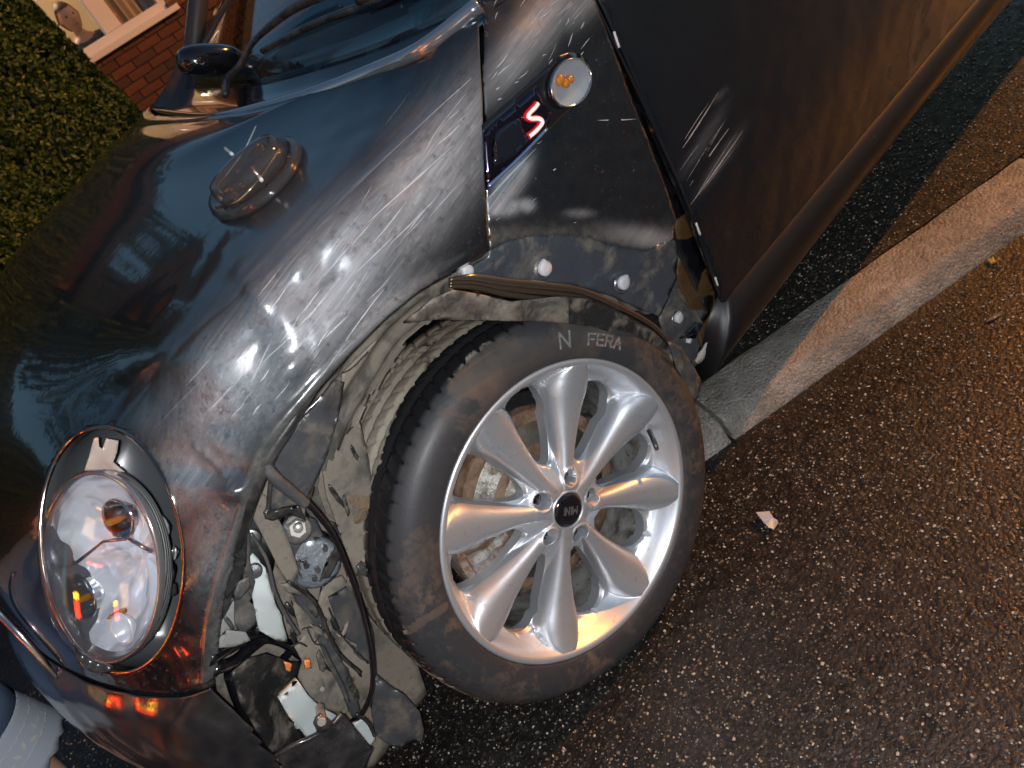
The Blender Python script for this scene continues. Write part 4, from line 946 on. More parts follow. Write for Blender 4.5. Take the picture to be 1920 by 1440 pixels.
for i in range(15): k = .93 - i * .063; rg.append(se(max(k, .02), .001 + .007 * math.sqrt(max(0, 1 - k * k)) + .0006 * (i % 2)))
V, F = shell(rg); mk('repeater_lens', V, F, LENS, rp)
V, F = shell([se(.92, -.001), se(.7, -.003), se(.4, -.004), se(.1, -.005)]); mk('repeater_reflector', V, F, REFL, rp)
for px, py, r in ((1040,152,.007),(1050,158,.0055),(1058,150,.005)):
    V, F = tubev([sidept(px, py, .008), sidept(px, py, .013), sidept(px, py, .015)], [r, r, r * .4], 10); mk('repeater_bulb', V, F, AMBER, rp)

# further torn pieces, cracks and wires in the smashed corner
pl('liner_fragment', [(466,912),(500,930),(540,1010),(560,1070),(545,1100),(520,1060),(490,1000),(468,960)], .715, MUD, .003, 8, .002, 10, 41)
pl('liner_fragment', [(612,760),(640,730),(668,770),(690,860),(706,960),(690,1040),(668,1080),(640,1010),(612,930),(600,850)], .70, MUD, .003, 9, .002, 8, 42, .012)
pl('side_bracket', [(520,1000),(545,962),(590,972),(604,1000),(596,1030),(560,1050),(532,1040)], .688, GREYPL, .006, 7, .001, 10, 43)
pl('torn_strip', [(446,990),(462,968),(470,1010),(468,1050),(478,1090),(470,1120),(458,1100),(452,1050)], .722, GREYPL, .003, 7, .002, 10, 44)
pl('liner_rail', [(545,1120),(575,1150),(610,1196),(640,1246),(668,1300),(662,1322),(630,1270),(596,1222),(560,1176)], .70, MUD, .005, 8, .002, 9, 45)
pl('liner_rail', [(590,1186),(618,1200),(650,1256),(668,1310),(676,1340),(664,1344),(640,1296),(612,1240)], .706, GREYPL, .003, 8, .002, 9, 46)
CR = simple('crack_edge', (.02, .018, .016), .7)
for k, c_ in enumerate([[(575,1176),(590,1206),(608,1212),(622,1240),(646,1286),(656,1316)], [(566,1180),(580,1176),(604,1180)], [(545,1212),(562,1206),(575,1212)], [(590,1206),(600,1190)], [(640,700),(660,690),(690,660)], [(616,1140),(640,1190),(690,1244)], [(622,820),(648,812),(662,800)], [(560,1050),(580,1060)]]):
    tube('crack_edge', [A(x, y, .712) for x, y in c_], .0011, CR, car, 5, 24)
for k, c_ in enumerate([[(470,1000),(500,1050),(516,1110),(540,1160),(560,1190)], [(540,1090),(590,1130),(616,1190),(640,1230),(676,1262)], [(668,1338),(690,1356),(702,1380)]]):
    tube('wire', [A(x, y, .735) for x, y in c_], .0022, GREYPL if k < 1 else TRIM, car, 8, 40)
boss(470,1010,.71,.013,.004,'grommet',TRIM); boss(478,1070,.72,.009,.004,'grommet',GREYPL); boss(604,1290,.70,.004,.004,'screw',NUTM,6); boss(603,1352,.77,.006,.004,'screw',NUTM,8)
for k, (x, y) in enumerate([(660,1292),(668,1310),(654,1276),(590,1086),(610,1030),(596,1070),(574,1062)]): boss(x, y, .715, .0035, .002, 'rubber_plug', TRIM, 10)

# scratch lines: narrow ribbons of bared primer lying on the panels
def scratches(name, lines, fn, mat, wd=.0007):
    parts = []
    for (x0, y0, x1, y1, w_) in lines:
        n_ = 14; pts = []
        ph = random.uniform(0, 6)
        for i in range(n_):
            t = i / (n_ - 1); r_ = fn(x0 + (x1 - x0) * t + 1.5 * math.sin(ph + 3 * t), y0 + (y1 - y0) * t + 1.5 * math.cos(ph + 2.3 * t))
            if r_ is not None: pts.append(r_)
        if len(pts) < 4: continue
        P_ = np.array([p[0] + p[1] * .0004 for p in pts]); N_ = np.array([p[1] for p in pts]); T_ = np.gradient(P_, axis=0); S_ = np.cross(T_, N_); S_ /= np.linalg.norm(S_, axis=1)[:, None] + 1e-9
        ww = w_ * wd * np.sin(np.linspace(.12, math.pi - .12, len(pts)))[:, None] * rng.uniform(.6, 1.2, (len(pts), 1)); m_ = len(pts)
        V_ = np.concatenate([P_ - S_ * ww, P_ + S_ * ww]); parts.append((V_, [(i, i + 1, m_ + i + 1, m_ + i) for i in range(m_ - 1)]))
    V, F = join(parts); return mk(name, V, F, mat, car, kind='stuff')
def fb(px, py):
    h = hit(px, py); 
    if h is None or h[0][1] < .3 or abs(h[2] % (NU - 1)) > 250: return None
    n_ = h[1] if h[1] @ (CAM - h[0]) > 0 else -h[1]; return h[0] + n_ * .002, n_
def fs(px, py): return side_hit(px, py) + np.array([0, .0018, 0]), np.array([0, 1., 0])
SCM = M('bared_primer').set(base=(.30, .32, .34), rough=.4).m; SCP = M('pale_scrape').set(base=(.30, .28, .27), rough=.5).m
L_ = []
for k in range(48):
    cx, cy, ln, dev = random.choice([(600,560,110,60),(760,380,110,60),(450,720,80,50),(690,520,90,50),(830,240,70,36),(540,640,90,60)])
    x = cx + random.gauss(0, dev); y = cy + random.gauss(0, dev); l = ln * random.uniform(.15, .8); an = math.radians(random.gauss(-50, 4))
    L_.append((x - l * math.cos(an), y - l * math.sin(an), x + l * math.cos(an), y + l * math.sin(an), random.choice([.4, .5, .6, .8, 1.1])))
L_ += [(625,392,885,150,1.6),(640,378,760,262,1.2),(392,772,440,722,1.4),(690,420,850,270,1.4)]
scratches('scratches', L_, fb, SCM)
L_ = [(1262,300,1345,172,1.6),(1266,286,1330,190,.8),(1290,350,1372,232,1.4),(1300,372,1380,250,.9),(1292,382,1392,246,1.8),(1284,340,1352,236,.7),(1322,286,1362,222,.7),(1272,322,1318,260,.6),(1312,366,1376,274,.6)]
scratches('scratches', L_, fs, SCP)
L_ = []
for k in range(46):
    x = random.uniform(915, 1090); y = random.uniform(10, 150) if k < 36 else random.uniform(120, 440); l = random.uniform(8, 40) * (1 if y < 150 else .4); an = math.radians(random.gauss(-50, 7))
    L_.append((x, y, x + l * math.cos(an), y + l * math.sin(an), random.choice([.5, .8, 1.2])))
L_ += [(905,383,1004,278,1.8),(1120,226,1190,222,1.2)]
scratches('scratches', L_, fs, SCM)

# splinters and crumbs of broken trim filling the cavity
g_ = random.Random(5)
zone = [(480,930),(560,830),(650,760),(690,860),(700,1000),(690,1150),(700,1280),(640,1300),(560,1230),(470,1200),(410,1200),(440,1060)]
mats_ = [MUD, GREYPL, MUDD, TRIM, GREYPL, MUDD, MUD]
k = 0
while k < 64:
    x, y = g_.uniform(400, 710), g_.uniform(760, 1320)
    if not inpoly(np.array([[x, y]]), zone)[0]: continue
    a_ = math.radians(g_.gauss(55, 28)); L1_, W1_ = g_.uniform(10, 34), g_.uniform(3, 9); d_ = g_.uniform(.655, .722); pts = []
    for (u, v) in ((-1, -.6), (-.3, -1), (.6, -.8), (1, .1), (.5, .9), (-.5, 1)):
        u *= L1_ * g_.uniform(.7, 1.1); v *= W1_ * g_.uniform(.6, 1.2); pts.append((x + u * math.cos(a_) - v * math.sin(a_), y + u * math.sin(a_) + v * math.cos(a_), d_ + g_.uniform(-.006, .006)))
    plate('splinter', pts, g_.choice(mats_), car, .0025, 9, 0); k += 1
# ------------------------------------------------------------------ scuttle, windscreen, wiper, far mirror
cow = smoothpath([A(905,4,.76), Z(800,85,.935), Z(700,130,.93), Z(600,168,.93), Z(500,197,.934), Z(400,216,.94), (-.19,-.42,.95), A(290,205,-.75)], 60)
def off(p, dx, dz): q_ = p.copy(); q_[:, 0] += dx; q_[:, 2] += dz; return q_
V, F = shell([off(cow, .01, -.02), off(cow, -.02, -.012), off(cow, -.05, -.018), off(cow, -.085, -.010), off(cow, -.11, .008)], False)
m = len(cow); F = [f for f in F if not (abs(f[0] - f[1]) > 1)]
mk('scuttle_panel', V, F, GLOSSBLK, car)
EDG = M('sky_strip_metal').set(base=(.34, .37, .42), metal=.85, rough=.16, coat=.8, coatr=.05).m  # bright semi-metal strip added to stand for sky reflected along the edge
V, F = tubev(off(cow, .006, .000), np.interp(np.linspace(0, 1, 60), [0, .1, .6, 1], [.010, .0105, .009, .006]), 14); mk('bonnet_sky_strip', V, F, EDG, car)
rg = []
for k in range(14):
    s = k / 13; p = off(cow, -.10 - .78 * s - .10 * s * s, .002 + .50 * s - .06 * s * s); p[:, 1] *= (1 - .16 * s); rg.append(p)
V, F = shell(rg, False); F = [f for f in F if not (abs(f[0] - f[1]) > 1)]
WS = glassm('windscreen_glass', (.75, .85, .88), .0, 1.55); ws = mk('windscreen', V, F, WS, car); solid(ws, .005, 0)
V2_, F2_ = shell([off(cow, -.10, -.02), off(cow, -.35, -.03), off(cow, -.55, -.06), off(cow, -.6, -.4)], False); F2_ = [f for f in F2_ if not (abs(f[0] - f[1]) > 1)]
mk('dashboard', V2_, F2_, simple('dark_dash', (.02, .022, .025), .6), car)
def glassat(px, py, o=.012):
    d = ray(px, py); h = WSB.ray_cast(Vector(CAM), Vector(d)); return np.array(h[0]) + np.array([.5, 0, .85]) * o if h[0] is not None else A(px, py, 0)
WSB = BVHTree.FromPolygons([Vector(p) for p in V], F)
wip = empty('wiper', tuple(glassat(430, 172))); setparent(wip, car)
tube('wiper_arm', [glassat(422,178,.02), glassat(445,158,.02), glassat(468,134,.02), glassat(488,100,.022), glassat(508,78,.022), glassat(552,42,.022), glassat(590,20,.022), glassat(625,6,.022)], [.007,.008,.007,.006,.006,.008,.009,.009], TRIM, wip, 8, 60)
tube('wiper_blade', [glassat(500,100,.008), glassat(560,66,.008), glassat(620,40,.008), glassat(680,18,.008), glassat(740,-8,.008)], .006, TRIM, wip, 6, 50)
tube('wiper_arm', [glassat(690,14,.018), glassat(760,-20,.018), glassat(800,-40,.018)], .008, TRIM, wip, 8, 20)
# far side door mirror with its triangular foot
mir = empty('door_mirror', tuple(A(392, 110, -.86))); setparent(mir, car)
ym_ = WSB.ray_cast(Vector(CAM), Vector(ray(410, 112)))[0]; ym_ = (ym_[1] if ym_ is not None else -.7) + .12; print('mirror y', ym_)
c = A(392, 113, ym_); t1 = A(450, 104, ym_) - A(334, 108, ym_); L_ = np.linalg.norm(t1) / 2; t1 /= 2 * L_; up = np.array([0, 0, 1.]); up = up - t1 * (up @ t1); up /= np.linalg.norm(up); t3 = np.cross(t1, up)
V = []; n1, n2 = 18, 28
for i in range(n1 + 1):
    a_ = math.pi * i / n1
    for k in range(n2):
        b_ = 2 * math.pi * k / n2; sgn = lambda v, e: math.copysign(abs(v) ** e, v)
        V.append(c + t1 * L_ * sgn(math.cos(a_), .8) + (up * .032 * sgn(math.cos(b_), .8) + t3 * .04 * sgn(math.sin(b_), .8)) * abs(math.sin(a_)) ** .6)
F = [(i * n2 + k, i * n2 + (k + 1) % n2, (i + 1) * n2 + (k + 1) % n2, (i + 1) * n2 + k) for i in range(n1) for k in range(n2)]
mk('mirror_housing', V, F, GLOSSBLK, mir)
plate('mirror_foot', [(345,92,-.84),(332,112,-.84),(322,145,-.83),(300,180,-.82),(286,204,-.80),(320,212,-.76),(360,213,-.72),(392,190,-.74),(405,150,-.78),(400,110,-.84)], simple('mirror_foot_black', (.03, .03, .032), .42, coat=.2, coatr=.3), mir, .01, 12, .012, 5, 5, .09)
tube('far_pillar', [A(362,100,-.79), A(368,40,-.77), A(376,-30,-.76), A(396,-160,-.74)], .026, simple('far_pillar_grey', (.05, .05, .048), .5), car, 12, 30)
# cabin shell so that the car is whole beyond the frame
def loft(name, rings, mat, cap=False):
    V, F = shell([np.array(r) for r in rings], cap); m = len(rings[0]); F = [f for f in F if len(f) > 4 or not (abs(f[0] - f[1]) > 1)]; o = mk(name, V, F, mat, car); solid(o, .01, 0); return o
ys = np.linspace(-.58, .58, 9)
loft('roof', [[(-1.12 + .06 * (y / .58) ** 2, y, 1.36 - .05 * (y / .58) ** 2) for y in ys], [(-1.6, y, 1.41 - .05 * (y / .58) ** 2) for y in ys], [(-2.6, y, 1.37 - .05 * (y / .58) ** 2) for y in ys], [(-2.95, y * .95, 1.2) for y in ys], [(-2.99, y * 1.3, .8) for y in ys], [(-3.0, y * 1.35, .35) for y in ys]], PAINT)
for s in (-1, 1):
    if s > 0: tube('pillar', [(-.33, .74 * s, .96), (-.7, .68 * s, 1.17), (-1.12, .57 * s, 1.33)], .022, GLOSSBLK, car, 10, 20)
    loft('rear_side', [[(x, s * (.80 if s > 0 else .80), z) for x in (-1.75, -2.2, -2.6, -2.95)] for z in (.35, .6, .93)], PAINT)
    loft('side_glass', [[(x, s * yv, z) for x in ((-.55 if s > 0 else -1.0), -1.2, -2.0, -2.7)] for z, yv in ((.95, .76), (1.3, .60))], GLOSSBLK)
loft('far_side', [[(x, -.80, z) for x in (-.25, -.8, -1.75)] for z in (.35, .6, .93)], PAINT)
# rear wheels and far front wheel: same wheel, simpler copies
def simplewheel(x, y):
    e = empty('rear_wheel' if x < -1 else 'far_wheel', (x, y, .308 + (.05 if y < 0 else .05))); setparent(e, car)
    zc = e.location[2]
    Wl = lambda r, th, d: np.stack([x + r * np.cos(th), y + d * np.sign(y), zc + r * np.sin(th)], -1)
    lathe('tyre', [(.23, 0), (.26, .008), (.295, -.01), (.307, -.03), (.307, -.18), (.29, -.2), (.23, -.2)], TYRE, e, 48, W=Wl)
    lathe('rim', [(.03, -.02), (.10, -.04), (.19, -.04), (.22, -.005), (.232, 0)], ALLOY, e, 48, W=Wl)
simplewheel(-2.467, .78); simplewheel(-2.467, -.78); simplewheel(0, -.78)

# ------------------------------------------------------------------ clear oval lens lying on the bonnet
ov = empty('oval_lens', tuple(hit(488, 345)[0])); tag(ov, 'clear oval plastic lens broken off and lying on the wet bonnet', 'plastic lens')
def onb(px, py, o):
    h = hit(px, py); n_ = h[1] if h[1] @ (CAM - h[0]) > 0 else -h[1]; return h[0] + n_ * o
ocx, ocy = 487, 342
O3 = np.array([onb(*p, .006) for p in ell(ocx, ocy, 102, 41, -41, 64)]); oc = O3.mean(0); on = onb(ocx, ocy, 1) - onb(ocx, ocy, 0); on /= np.linalg.norm(on)
def so(k, d, P_=None): return oc + ((O3 if P_ is None else P_) - oc) * k + on * d
MK = glassm('oval_clear_plastic', (.74, .70, .68), .05, 1.45, .03)
V, F = shell([so(1.0, -.004), so(1.01, .002), so(.98, .007), so(.90, .008), so(.86, .004), so(.60, .002), so(.2, .001)]); solid(mk('lens_dish', V, F, MK, ov), .0018, -1)
I3 = np.array([onb(*p, .006) for p in ell(ocx + 6, ocy + 4, 80, 20, -42, 64)]); ic = I3.mean(0)
V, F = shell([ic + (I3 - ic) * k + on * d for k, d in ((1.0, .006), (.98, .024), (.93, .032), (.86, .031), (.82, .020), (.6, .010), (.2, .008))]); solid(mk('lens_tray', V, F, MK, ov), .0015, -1)
tube('lens_edge', [onb(436,373,.026), onb(462,350,.030), onb(492,318,.034), onb(516,272,.036)], .0011, simple('clear_edge', (.85, .87, .9), .05, .7), ov, 6, 30)
tube('lens_edge', [onb(430,400,.012), onb(470,392,.018), onb(512,352,.02), onb(545,300,.02)], .0012, simple('amber_edge', (.55, .38, .22), .1, .6), ov, 6, 30)
for a_, b_ in (((452,306,.03),(466,318,.03)), ((498,340,.024),(506,350,.024)), ((508,352,.022),(514,362,.022)), ((428,386,.02),(436,394,.02))):
    tube('lens_pin', [onb(*a_), onb(*b_)], .0026, simple('clear_peg', (.7, .74, .74), .1, .3), ov, 8, 6)

# ------------------------------------------------------------------ hedge
def leafmat(n_, c1, c2):
    a = M(n_); a.set(base=a.mix(a.ramp(a.noise(3, 3), [(.3, 0), (.7, 1)]), c1, c2), rough=.45); return a.m
LF = [leafmat('hedge_leaf_dark', (.032, .064, .009), (.046, .088, .012)), leafmat('hedge_leaf', (.055, .10, .012), (.075, .13, .014)), leafmat('hedge_leaf_bright', (.10, .15, .012), (.13, .19, .014))]
hedge = empty('hedge', (2.2, -4.8, 0)); tag(hedge, 'dense clipped green hedge between the car and the brick house', 'hedge')
def leaves(name, n, fn, s0, s1, mats, wts, parent, seed=3):
    g = np.random.default_rng(seed); P, N = fn(g, n); n = len(P); sz = g.uniform(s0, s1, n)
    D = N + g.normal(size=(n, 3)) * .75; D /= np.linalg.norm(D, axis=1)[:, None]
    T1 = np.cross(D, g.normal(size=(n, 3))); T1 /= np.linalg.norm(T1, axis=1)[:, None]; T2 = np.cross(D, T1)
    q = [P + T1 * sz[:, None], P + T2 * sz[:, None] * .55 + D * sz[:, None] * .15, P - T1 * sz[:, None], P - T2 * sz[:, None] * .55 + D * sz[:, None] * .15]
    V = np.stack(q, 1).reshape(-1, 3); F = np.arange(4 * n).reshape(n, 4)
    me = bpy.data.meshes.new(name); me.from_pydata(V.tolist(), [], F.tolist()); 
    for m_ in mats: me.materials.append(m_)
    me.polygons.foreach_set('material_index', g.choice(len(mats), n, p=wts).astype(np.int32)); me.update()
    o = bpy.data.objects.new(name, me); COL.objects.link(o); setparent(o, parent); o['kind'] = 'stuff'; return o
HX0, HX1, HY, HZ = A(268, 208, -4.4)[0], 6.2, -4.4, 1.98
ha, hb = A(62, 0, HY), A(262, 206, HY)
def hend(z): return hb[0] + (ha[0] - hb[0]) * (z - hb[2]) / (ha[2] - hb[2])
def hfn(g, n):
    u = g.uniform(size=n); P = np.empty((n, 3)); N = np.tile([0, 1., .15], (n, 1))
    P[:, 0] = g.uniform(HX0, HX1, n); P[:, 2] = g.uniform(0, HZ, n); P[:, 1] = HY - np.abs(g.normal(size=n)) * .07
    P[:, 1] += .05 * noise(P, 1.1, 2) + .025 * noise(P, 3.5, 4)
    k = u < .12; P[k, 0] = HX0 + np.abs(g.normal(size=k.sum())) * .03; P[k, 1] = g.uniform(HY - .7, HY, k.sum()); N[k] = [-1, 0, .1]
    k = (u > .12) & (u < .26); P[k, 2] = HZ - np.abs(g.normal(size=k.sum())) * .05; P[k, 1] = g.uniform(HY - .7, HY, k.sum()); N[k] = [0, 0, 1]
    P[:, 0] = HX1 - (HX1 - P[:, 0]) / (HX1 - HX0) * (HX1 - hend(P[:, 2])); return P, N
leaves('foliage', 150000, hfn, .012, .024, LF, [.48, .48, .04], hedge)
V = [(hend(z) + .1 if x < 1 else HX1 - .1, y, z) for x in (0, 2) for y in (HY - .72, HY - .12) for z in (.02, HZ - .1)]; _, F = boxv((0, 0, 0), (1, 1, 1)); mk('shade_core', V, F, simple('hedge_shade', (.006, .009, .004), .9), hedge, False)  # near-black block: the hedge's inner shade put into its colour
for k in range(7): tube('stem', [(-.4 + .75 * k, HY - .4, 0), (-.35 + .75 * k, HY - .38, .6), (-.35 + .75 * k, HY - .42, 1.3)], .02, simple('hedge_stem', (.05, .035, .02), .9), hedge, 6, 6)

# ------------------------------------------------------------------ brick house behind the hedge
HYW = -6.2
house = empty('brick_house', (-2.6, HYW, 0)); tag(house, 'red brick house with a white framed window behind the hedge', 'house')
s1_ = A(172, 112, HYW); s2_ = A(316, 8, HYW)
sz_ = .5 * (s1_[2] + s2_[2]); print('house sill', s1_, s2_)
def brickm(n_, c):
    a = M(n_); a.set(base=a.mix(a.ramp(a.noise(25, 5), [(.3, 0), (.75, 1)]), tuple(x * .6 for x in c), c), rough=.8); a.bump(a.noise(60, 4), .4, .006); return a.m
BR = [brickm('brick_red', (.125, .044, .032)), brickm('brick_brown', (.085, .038, .030)), brickm('brick_dark', (.050, .030, .029)), brickm('brick_orange', (.155, .056, .035))]
MORT = simple('mortar', (.22, .16, .12), .9)
wx0, wx1 = -5.6, s1_[0] + 2.2
wl, wr = s1_[0] + .9, s2_[0]             # window opening from wr (rear) to wl (front)
top = 2.75; wt = sz_ + 1.15
Vw, Fw = join([boxv(((wx0 + wr) / 2, HYW - .15, top / 2), (wr - wx0, .26, top)), boxv(((wl + wx1) / 2, HYW - .15, top / 2), (wx1 - wl, .26, top)), boxv(((wl + wr) / 2, HYW - .15, (sz_ - .02) / 2), (wl - wr, .26, sz_ - .02)), boxv(((wl + wr) / 2, HYW - .15, (wt + top) / 2), (wl - wr, .26, top - wt))])
mk('wall', Vw, Fw, MORT, house, False)
bmesh_b = []
for i in range(4):
    V, F = boxv((0, 0, 0), (.215, .10, .065)); me = bpy.data.meshes.new('brick'); me.from_pydata(V.tolist(), [], F); me.materials.append(BR[i]); me.update(); bmesh_b.append(me)
cnt = 0; rest = []
for row in range(int(top / .075)):
    z = .0375 + row * .075; x = wx1 - (.1125 if row % 2 else 0)
    while x - .215 > wx0:
        cx = x - .1075; x -= .225
        if wr - .02 < cx < wl + .02 and sz_ - .05 < z < wt: continue
        q_ = proj(np.array([cx, HYW, z])); vis = -40 < q_[0] < 420 and -60 < q_[1] < 330
        y_ = HYW - .043 + random.uniform(-.003, .003)
        if vis and cnt < 300:
            o = bpy.data.objects.new('brick', random.choices(bmesh_b, [5, 4, 3, 2])[0]); o.location = (cx, y_, z); o.rotation_euler = (random.uniform(-.01, .01), random.uniform(-.008, .008), random.uniform(-.01, .01)); COL.objects.link(o); setparent(o, house); cnt += 1
        else: rest.append(boxv((cx, y_, z), (.215, .10, .065)))
V, F = join(rest); mk('brick_courses', V, F, BR[1], house, False, kind='stuff')
box('roof', ((wx0 + wx1) / 2, HYW - 2.4, top + .02), (wx1 - wx0 + .4, 5.4, .14), simple('roof_slate', (.03, .03, .035), .6), house)
UPVC = simple('white_upvc', (.74, .76, .84), .35)
win = empty('window', ((wl + wr) / 2, HYW, sz_)); setparent(win, house)
def wb(name, x0, x1, z0, z1, y0, y1, mat, bev=.006): return box(name, ((x0 + x1) / 2, (y0 + y1) / 2, (z0 + z1) / 2), (abs(x1 - x0), abs(y1 - y0), abs(z1 - z0)), mat, win, bev=bev)
wb('sill', wr - .05, wl + .05, sz_ - .05, sz_, HYW - .06, HYW + .07, UPVC)
wb('frame_bottom', wr, wl, sz_, sz_ + .075, HYW - .10, HYW - .03, UPVC); wb('frame_top', wr, wl, wt - .07, wt, HYW - .10, HYW - .03, UPVC)
ml, mr = A(222, 80, HYW)[0] + .03, A(222, 80, HYW)[0] - .13
wb('frame_side', wr, wr + .07, sz_ + .075, wt - .07, HYW - .10, HYW - .03, UPVC); wb('frame_side', wl - .07, wl, sz_ + .075, wt - .07, HYW - .10, HYW - .03, UPVC)
wb('mullion', mr, ml, sz_ + .075, wt - .07, HYW - .10, HYW - .025, UPVC)
PANE = glassm('window_pane', (1, 1, 1), .02, 1.2)
wb('pane', wr + .07, mr, sz_ + .075, wt - .07, HYW - .07, HYW - .064, PANE, 0); wb('pane', ml, wl - .07, sz_ + .075, wt - .07, HYW - .07, HYW - .064, PANE, 0)
# the lit room behind the glass
CREAM = simple('cream_wallpaper', (.62, .50, .34), .9); 
box('room_wall', ((wl + wr) / 2, HYW - 2.6, 1.6), (3.4, .05, 2.3), CREAM, house); box('room_floor', ((wl + wr) / 2, HYW - 1.4, .5), (3.4, 2.4, .05), CREAM, house); box('room_side', (wr - .9, HYW - 1.4, 1.6), (.05, 2.4, 2.3), CREAM, house); box('room_side', (wl + .9, HYW - 1.4, 1.6), (.05, 2.4, 2.3), CREAM, house); box('room_ceiling', ((wl + wr) / 2, HYW - 1.4, top - .1), (3.4, 2.4, .05), CREAM, house)
cu = []
n = 60
for i in range(n):
    x = wr - .05 + (mr + .12 - (wr - .05)) * i / (n - 1); cu.append((x, HYW - .22 + .025 * math.sin(i * .9) + .012 * math.sin(i * 2.3)))
V = [(x, y, z) for x, y in cu for z in (sz_ - .3, top - .2)]; F = [(2 * i, 2 * i + 2, 2 * i + 3, 2 * i + 1) for i in range(n - 1)]
a = M('curtain_cloth'); a.set(base=a.ramp(a.noise(7, 2, a.map((1, 1, .05))), [(.35, (.16, .15, .15)), (.5, (.45, .38, .30)), (.65, (.60, .52, .44))]), rough=.9); CURT = a.m
cur = mk('curtain', V, F, CURT, house)
rl_ = light('room_lamp', 'POINT', ((wl + wr) / 2 + .1, HYW - 1.0, 2.3), 30, (1, .80, .58), shadow_soft_size=.12)
# lamp shade that carries the room light
V, F = tubev([((wl + wr) / 2 + .1, HYW - 1.0, 2.42), ((wl + wr) / 2 + .1, HYW - 1.0, 2.60)], [.16, .08], 20, False); mk('lamp_shade', V, F, simple('shade_cloth', (.7, .6, .45), .8), house)
# ------------------------------------------------------------------ people
def skin_fig(name, verts, edges, mat, parent, sub=2):
    me = bpy.data.meshes.new(name); me.from_pydata([v[:3] for v in verts], edges, []); me.materials.append(mat)
    o = bpy.data.objects.new(name, me); COL.objects.link(o)
    m = o.modifiers.new('skin', 'SKIN'); sv = me.skin_vertices[0].data
    for i, v in enumerate(verts): sv[i].radius = (v[3], v[4] if len(v) > 4 else v[3])
    sv[0].use_root = True; m.use_smooth_shade = True
    s = o.modifiers.new('sub', 'SUBSURF'); s.levels = sub; s.render_levels = sub
    setparent(o, parent); return o
SKIN = M('skin').set(base=(.62, .34, .24), rough=.5, sss=.05).m
SKIN.node_tree.nodes['Principled BSDF'].inputs['Subsurface Scale'].default_value = .01
def person(loc, rz, label, top, leg, hair, scale=1.0, lean=0, arms='down', group=None, hemz=None):
    e = empty('person', loc); e.rotation_euler = (0, 0, rz); e.scale = (scale,) * 3; tag(e, label, 'person', group)
    def sp(name, verts, edges, mat, sub=2):
        o = skin_fig(name, verts, edges, mat, e, sub); o.matrix_parent_inverse = Matrix.Identity(4); return o
    l = lean
    if arms == 'down': L = [(-.20, .01, 1.40), (-.25, .00, 1.14), (-.27, .05, .90), (-.27, .08, .82)]; R = [(.20, .01, 1.40), (.25, .00, 1.14), (.27, .05, .90), (.27, .08, .82)]
    else: L = [(-.20, .01, 1.40), (-.30, .06, 1.16), (-.24, .20, 1.38), (-.22, .22, 1.47)]; R = [(.20, .01, 1.40), (.27, .03, 1.14), (.14, .22, 1.16), (.08, .28, 1.24)]
    V = [(0, 0, .98, .13, .10), (0, 0, 1.12, .115, .085), (0, 0, 1.28, .14, .095), (0, 0, 1.42, .11, .07), (0, 0, 1.49, .050), (0, .01, 1.545, .046),
         (-.09, 0, .92, .085), (-.095, .015, .52, .055), (-.10, -.01, .28, .050), (-.10, -.02, .10, .036), (-.10, .05, .035, .036, .03), (-.10, .15, .025, .034, .02),
         (.09, 0, .92, .085), (.095, .015, .52, .055), (.10, -.01, .28, .050), (.10, -.02, .10, .036), (.10, .05, .035, .036, .03), (.10, .15, .025, .034, .02)]
    E = [(0, 1), (1, 2), (2, 3), (3, 4), (4, 5), (0, 6), (6, 7), (7, 8), (8, 9), (9, 10), (10, 11), (0, 12), (12, 13), (13, 14), (14, 15), (15, 16), (16, 17)]
    b = len(V)
    for k, arm in enumerate((L, R)):
        V += [(*arm[0], .052), (*arm[1], .042), (*arm[2], .030), (*arm[3], .034, .022)]; E += [(3, b), (b, b + 1), (b + 1, b + 2), (b + 2, b + 3)]; b += 4
    sp('body', V, E, SKIN)
    # head with face
    hv = []; n1, n2 = 22, 28
    for i in range(n1 + 1):
        a_ = math.pi * i / n1; zz = math.cos(a_)
        for k in range(n2):
            b_ = 2 * math.pi * k / n2; x = .074 * math.sin(a_) * math.cos(b_); y = .095 * math.sin(a_) * math.sin(b_); z = .115 * zz
            if z < 0: x *= 1 - .30 * (z / .115) ** 2; y *= 1 - .12 * (z / .115) ** 2
            fr = max(0, math.sin(b_) * math.sin(a_))
            y += .020 * fr ** 8 * math.exp(-((z + .012) / .022) ** 2) * math.exp(-(x / .014) ** 2)      # nose
            for ex in (-.03, .03): y -= .010 * fr ** 3 * math.exp(-((z - .012) / .014) ** 2 - ((x - ex) / .016) ** 2)  # eye sockets
            y += .006 * fr ** 4 * math.exp(-((z + .058) / .010) ** 2) * math.exp(-(x / .024) ** 2)      # lips
            for ex in (-1, 1): x += ex * .012 * math.exp(-((z + .0) / .028) ** 2 - ((y + .005) / .014) ** 2) * (x * ex > .05)
            hv.append((x, y + .02, z + 1.625))
    hf = [(i * n2 + k, i * n2 + (k + 1) % n2, (i + 1) * n2 + (k + 1) % n2, (i + 1) * n2 + k) for i in range(n1) for k in range(n2)]
    o = mk('head', hv, hf, SKIN); o.parent = e
    hh = [(x * 1.10, (y - .02) * 1.10 + .012, (z - 1.625) * 1.08 + 1.632) for x, y, z in hv]
    ff = [f for f in hf if all((hh[i][2] > 1.69 or hh[i][1] < .035) and hh[i][2] > 1.53 for i in f)]
    o = mk('hair', hh, ff, hair); solid(o, .012, 1); o.parent = e
    ey = simple('eye', (.05, .04, .04), .2)
    for ex in (-.03, .03):
        V_, F_ = tubev([(ex, .100, 1.637), (ex, .106, 1.637)], [.010, .006], 10); o = mk('eye', V_, F_, ey); o.parent = e
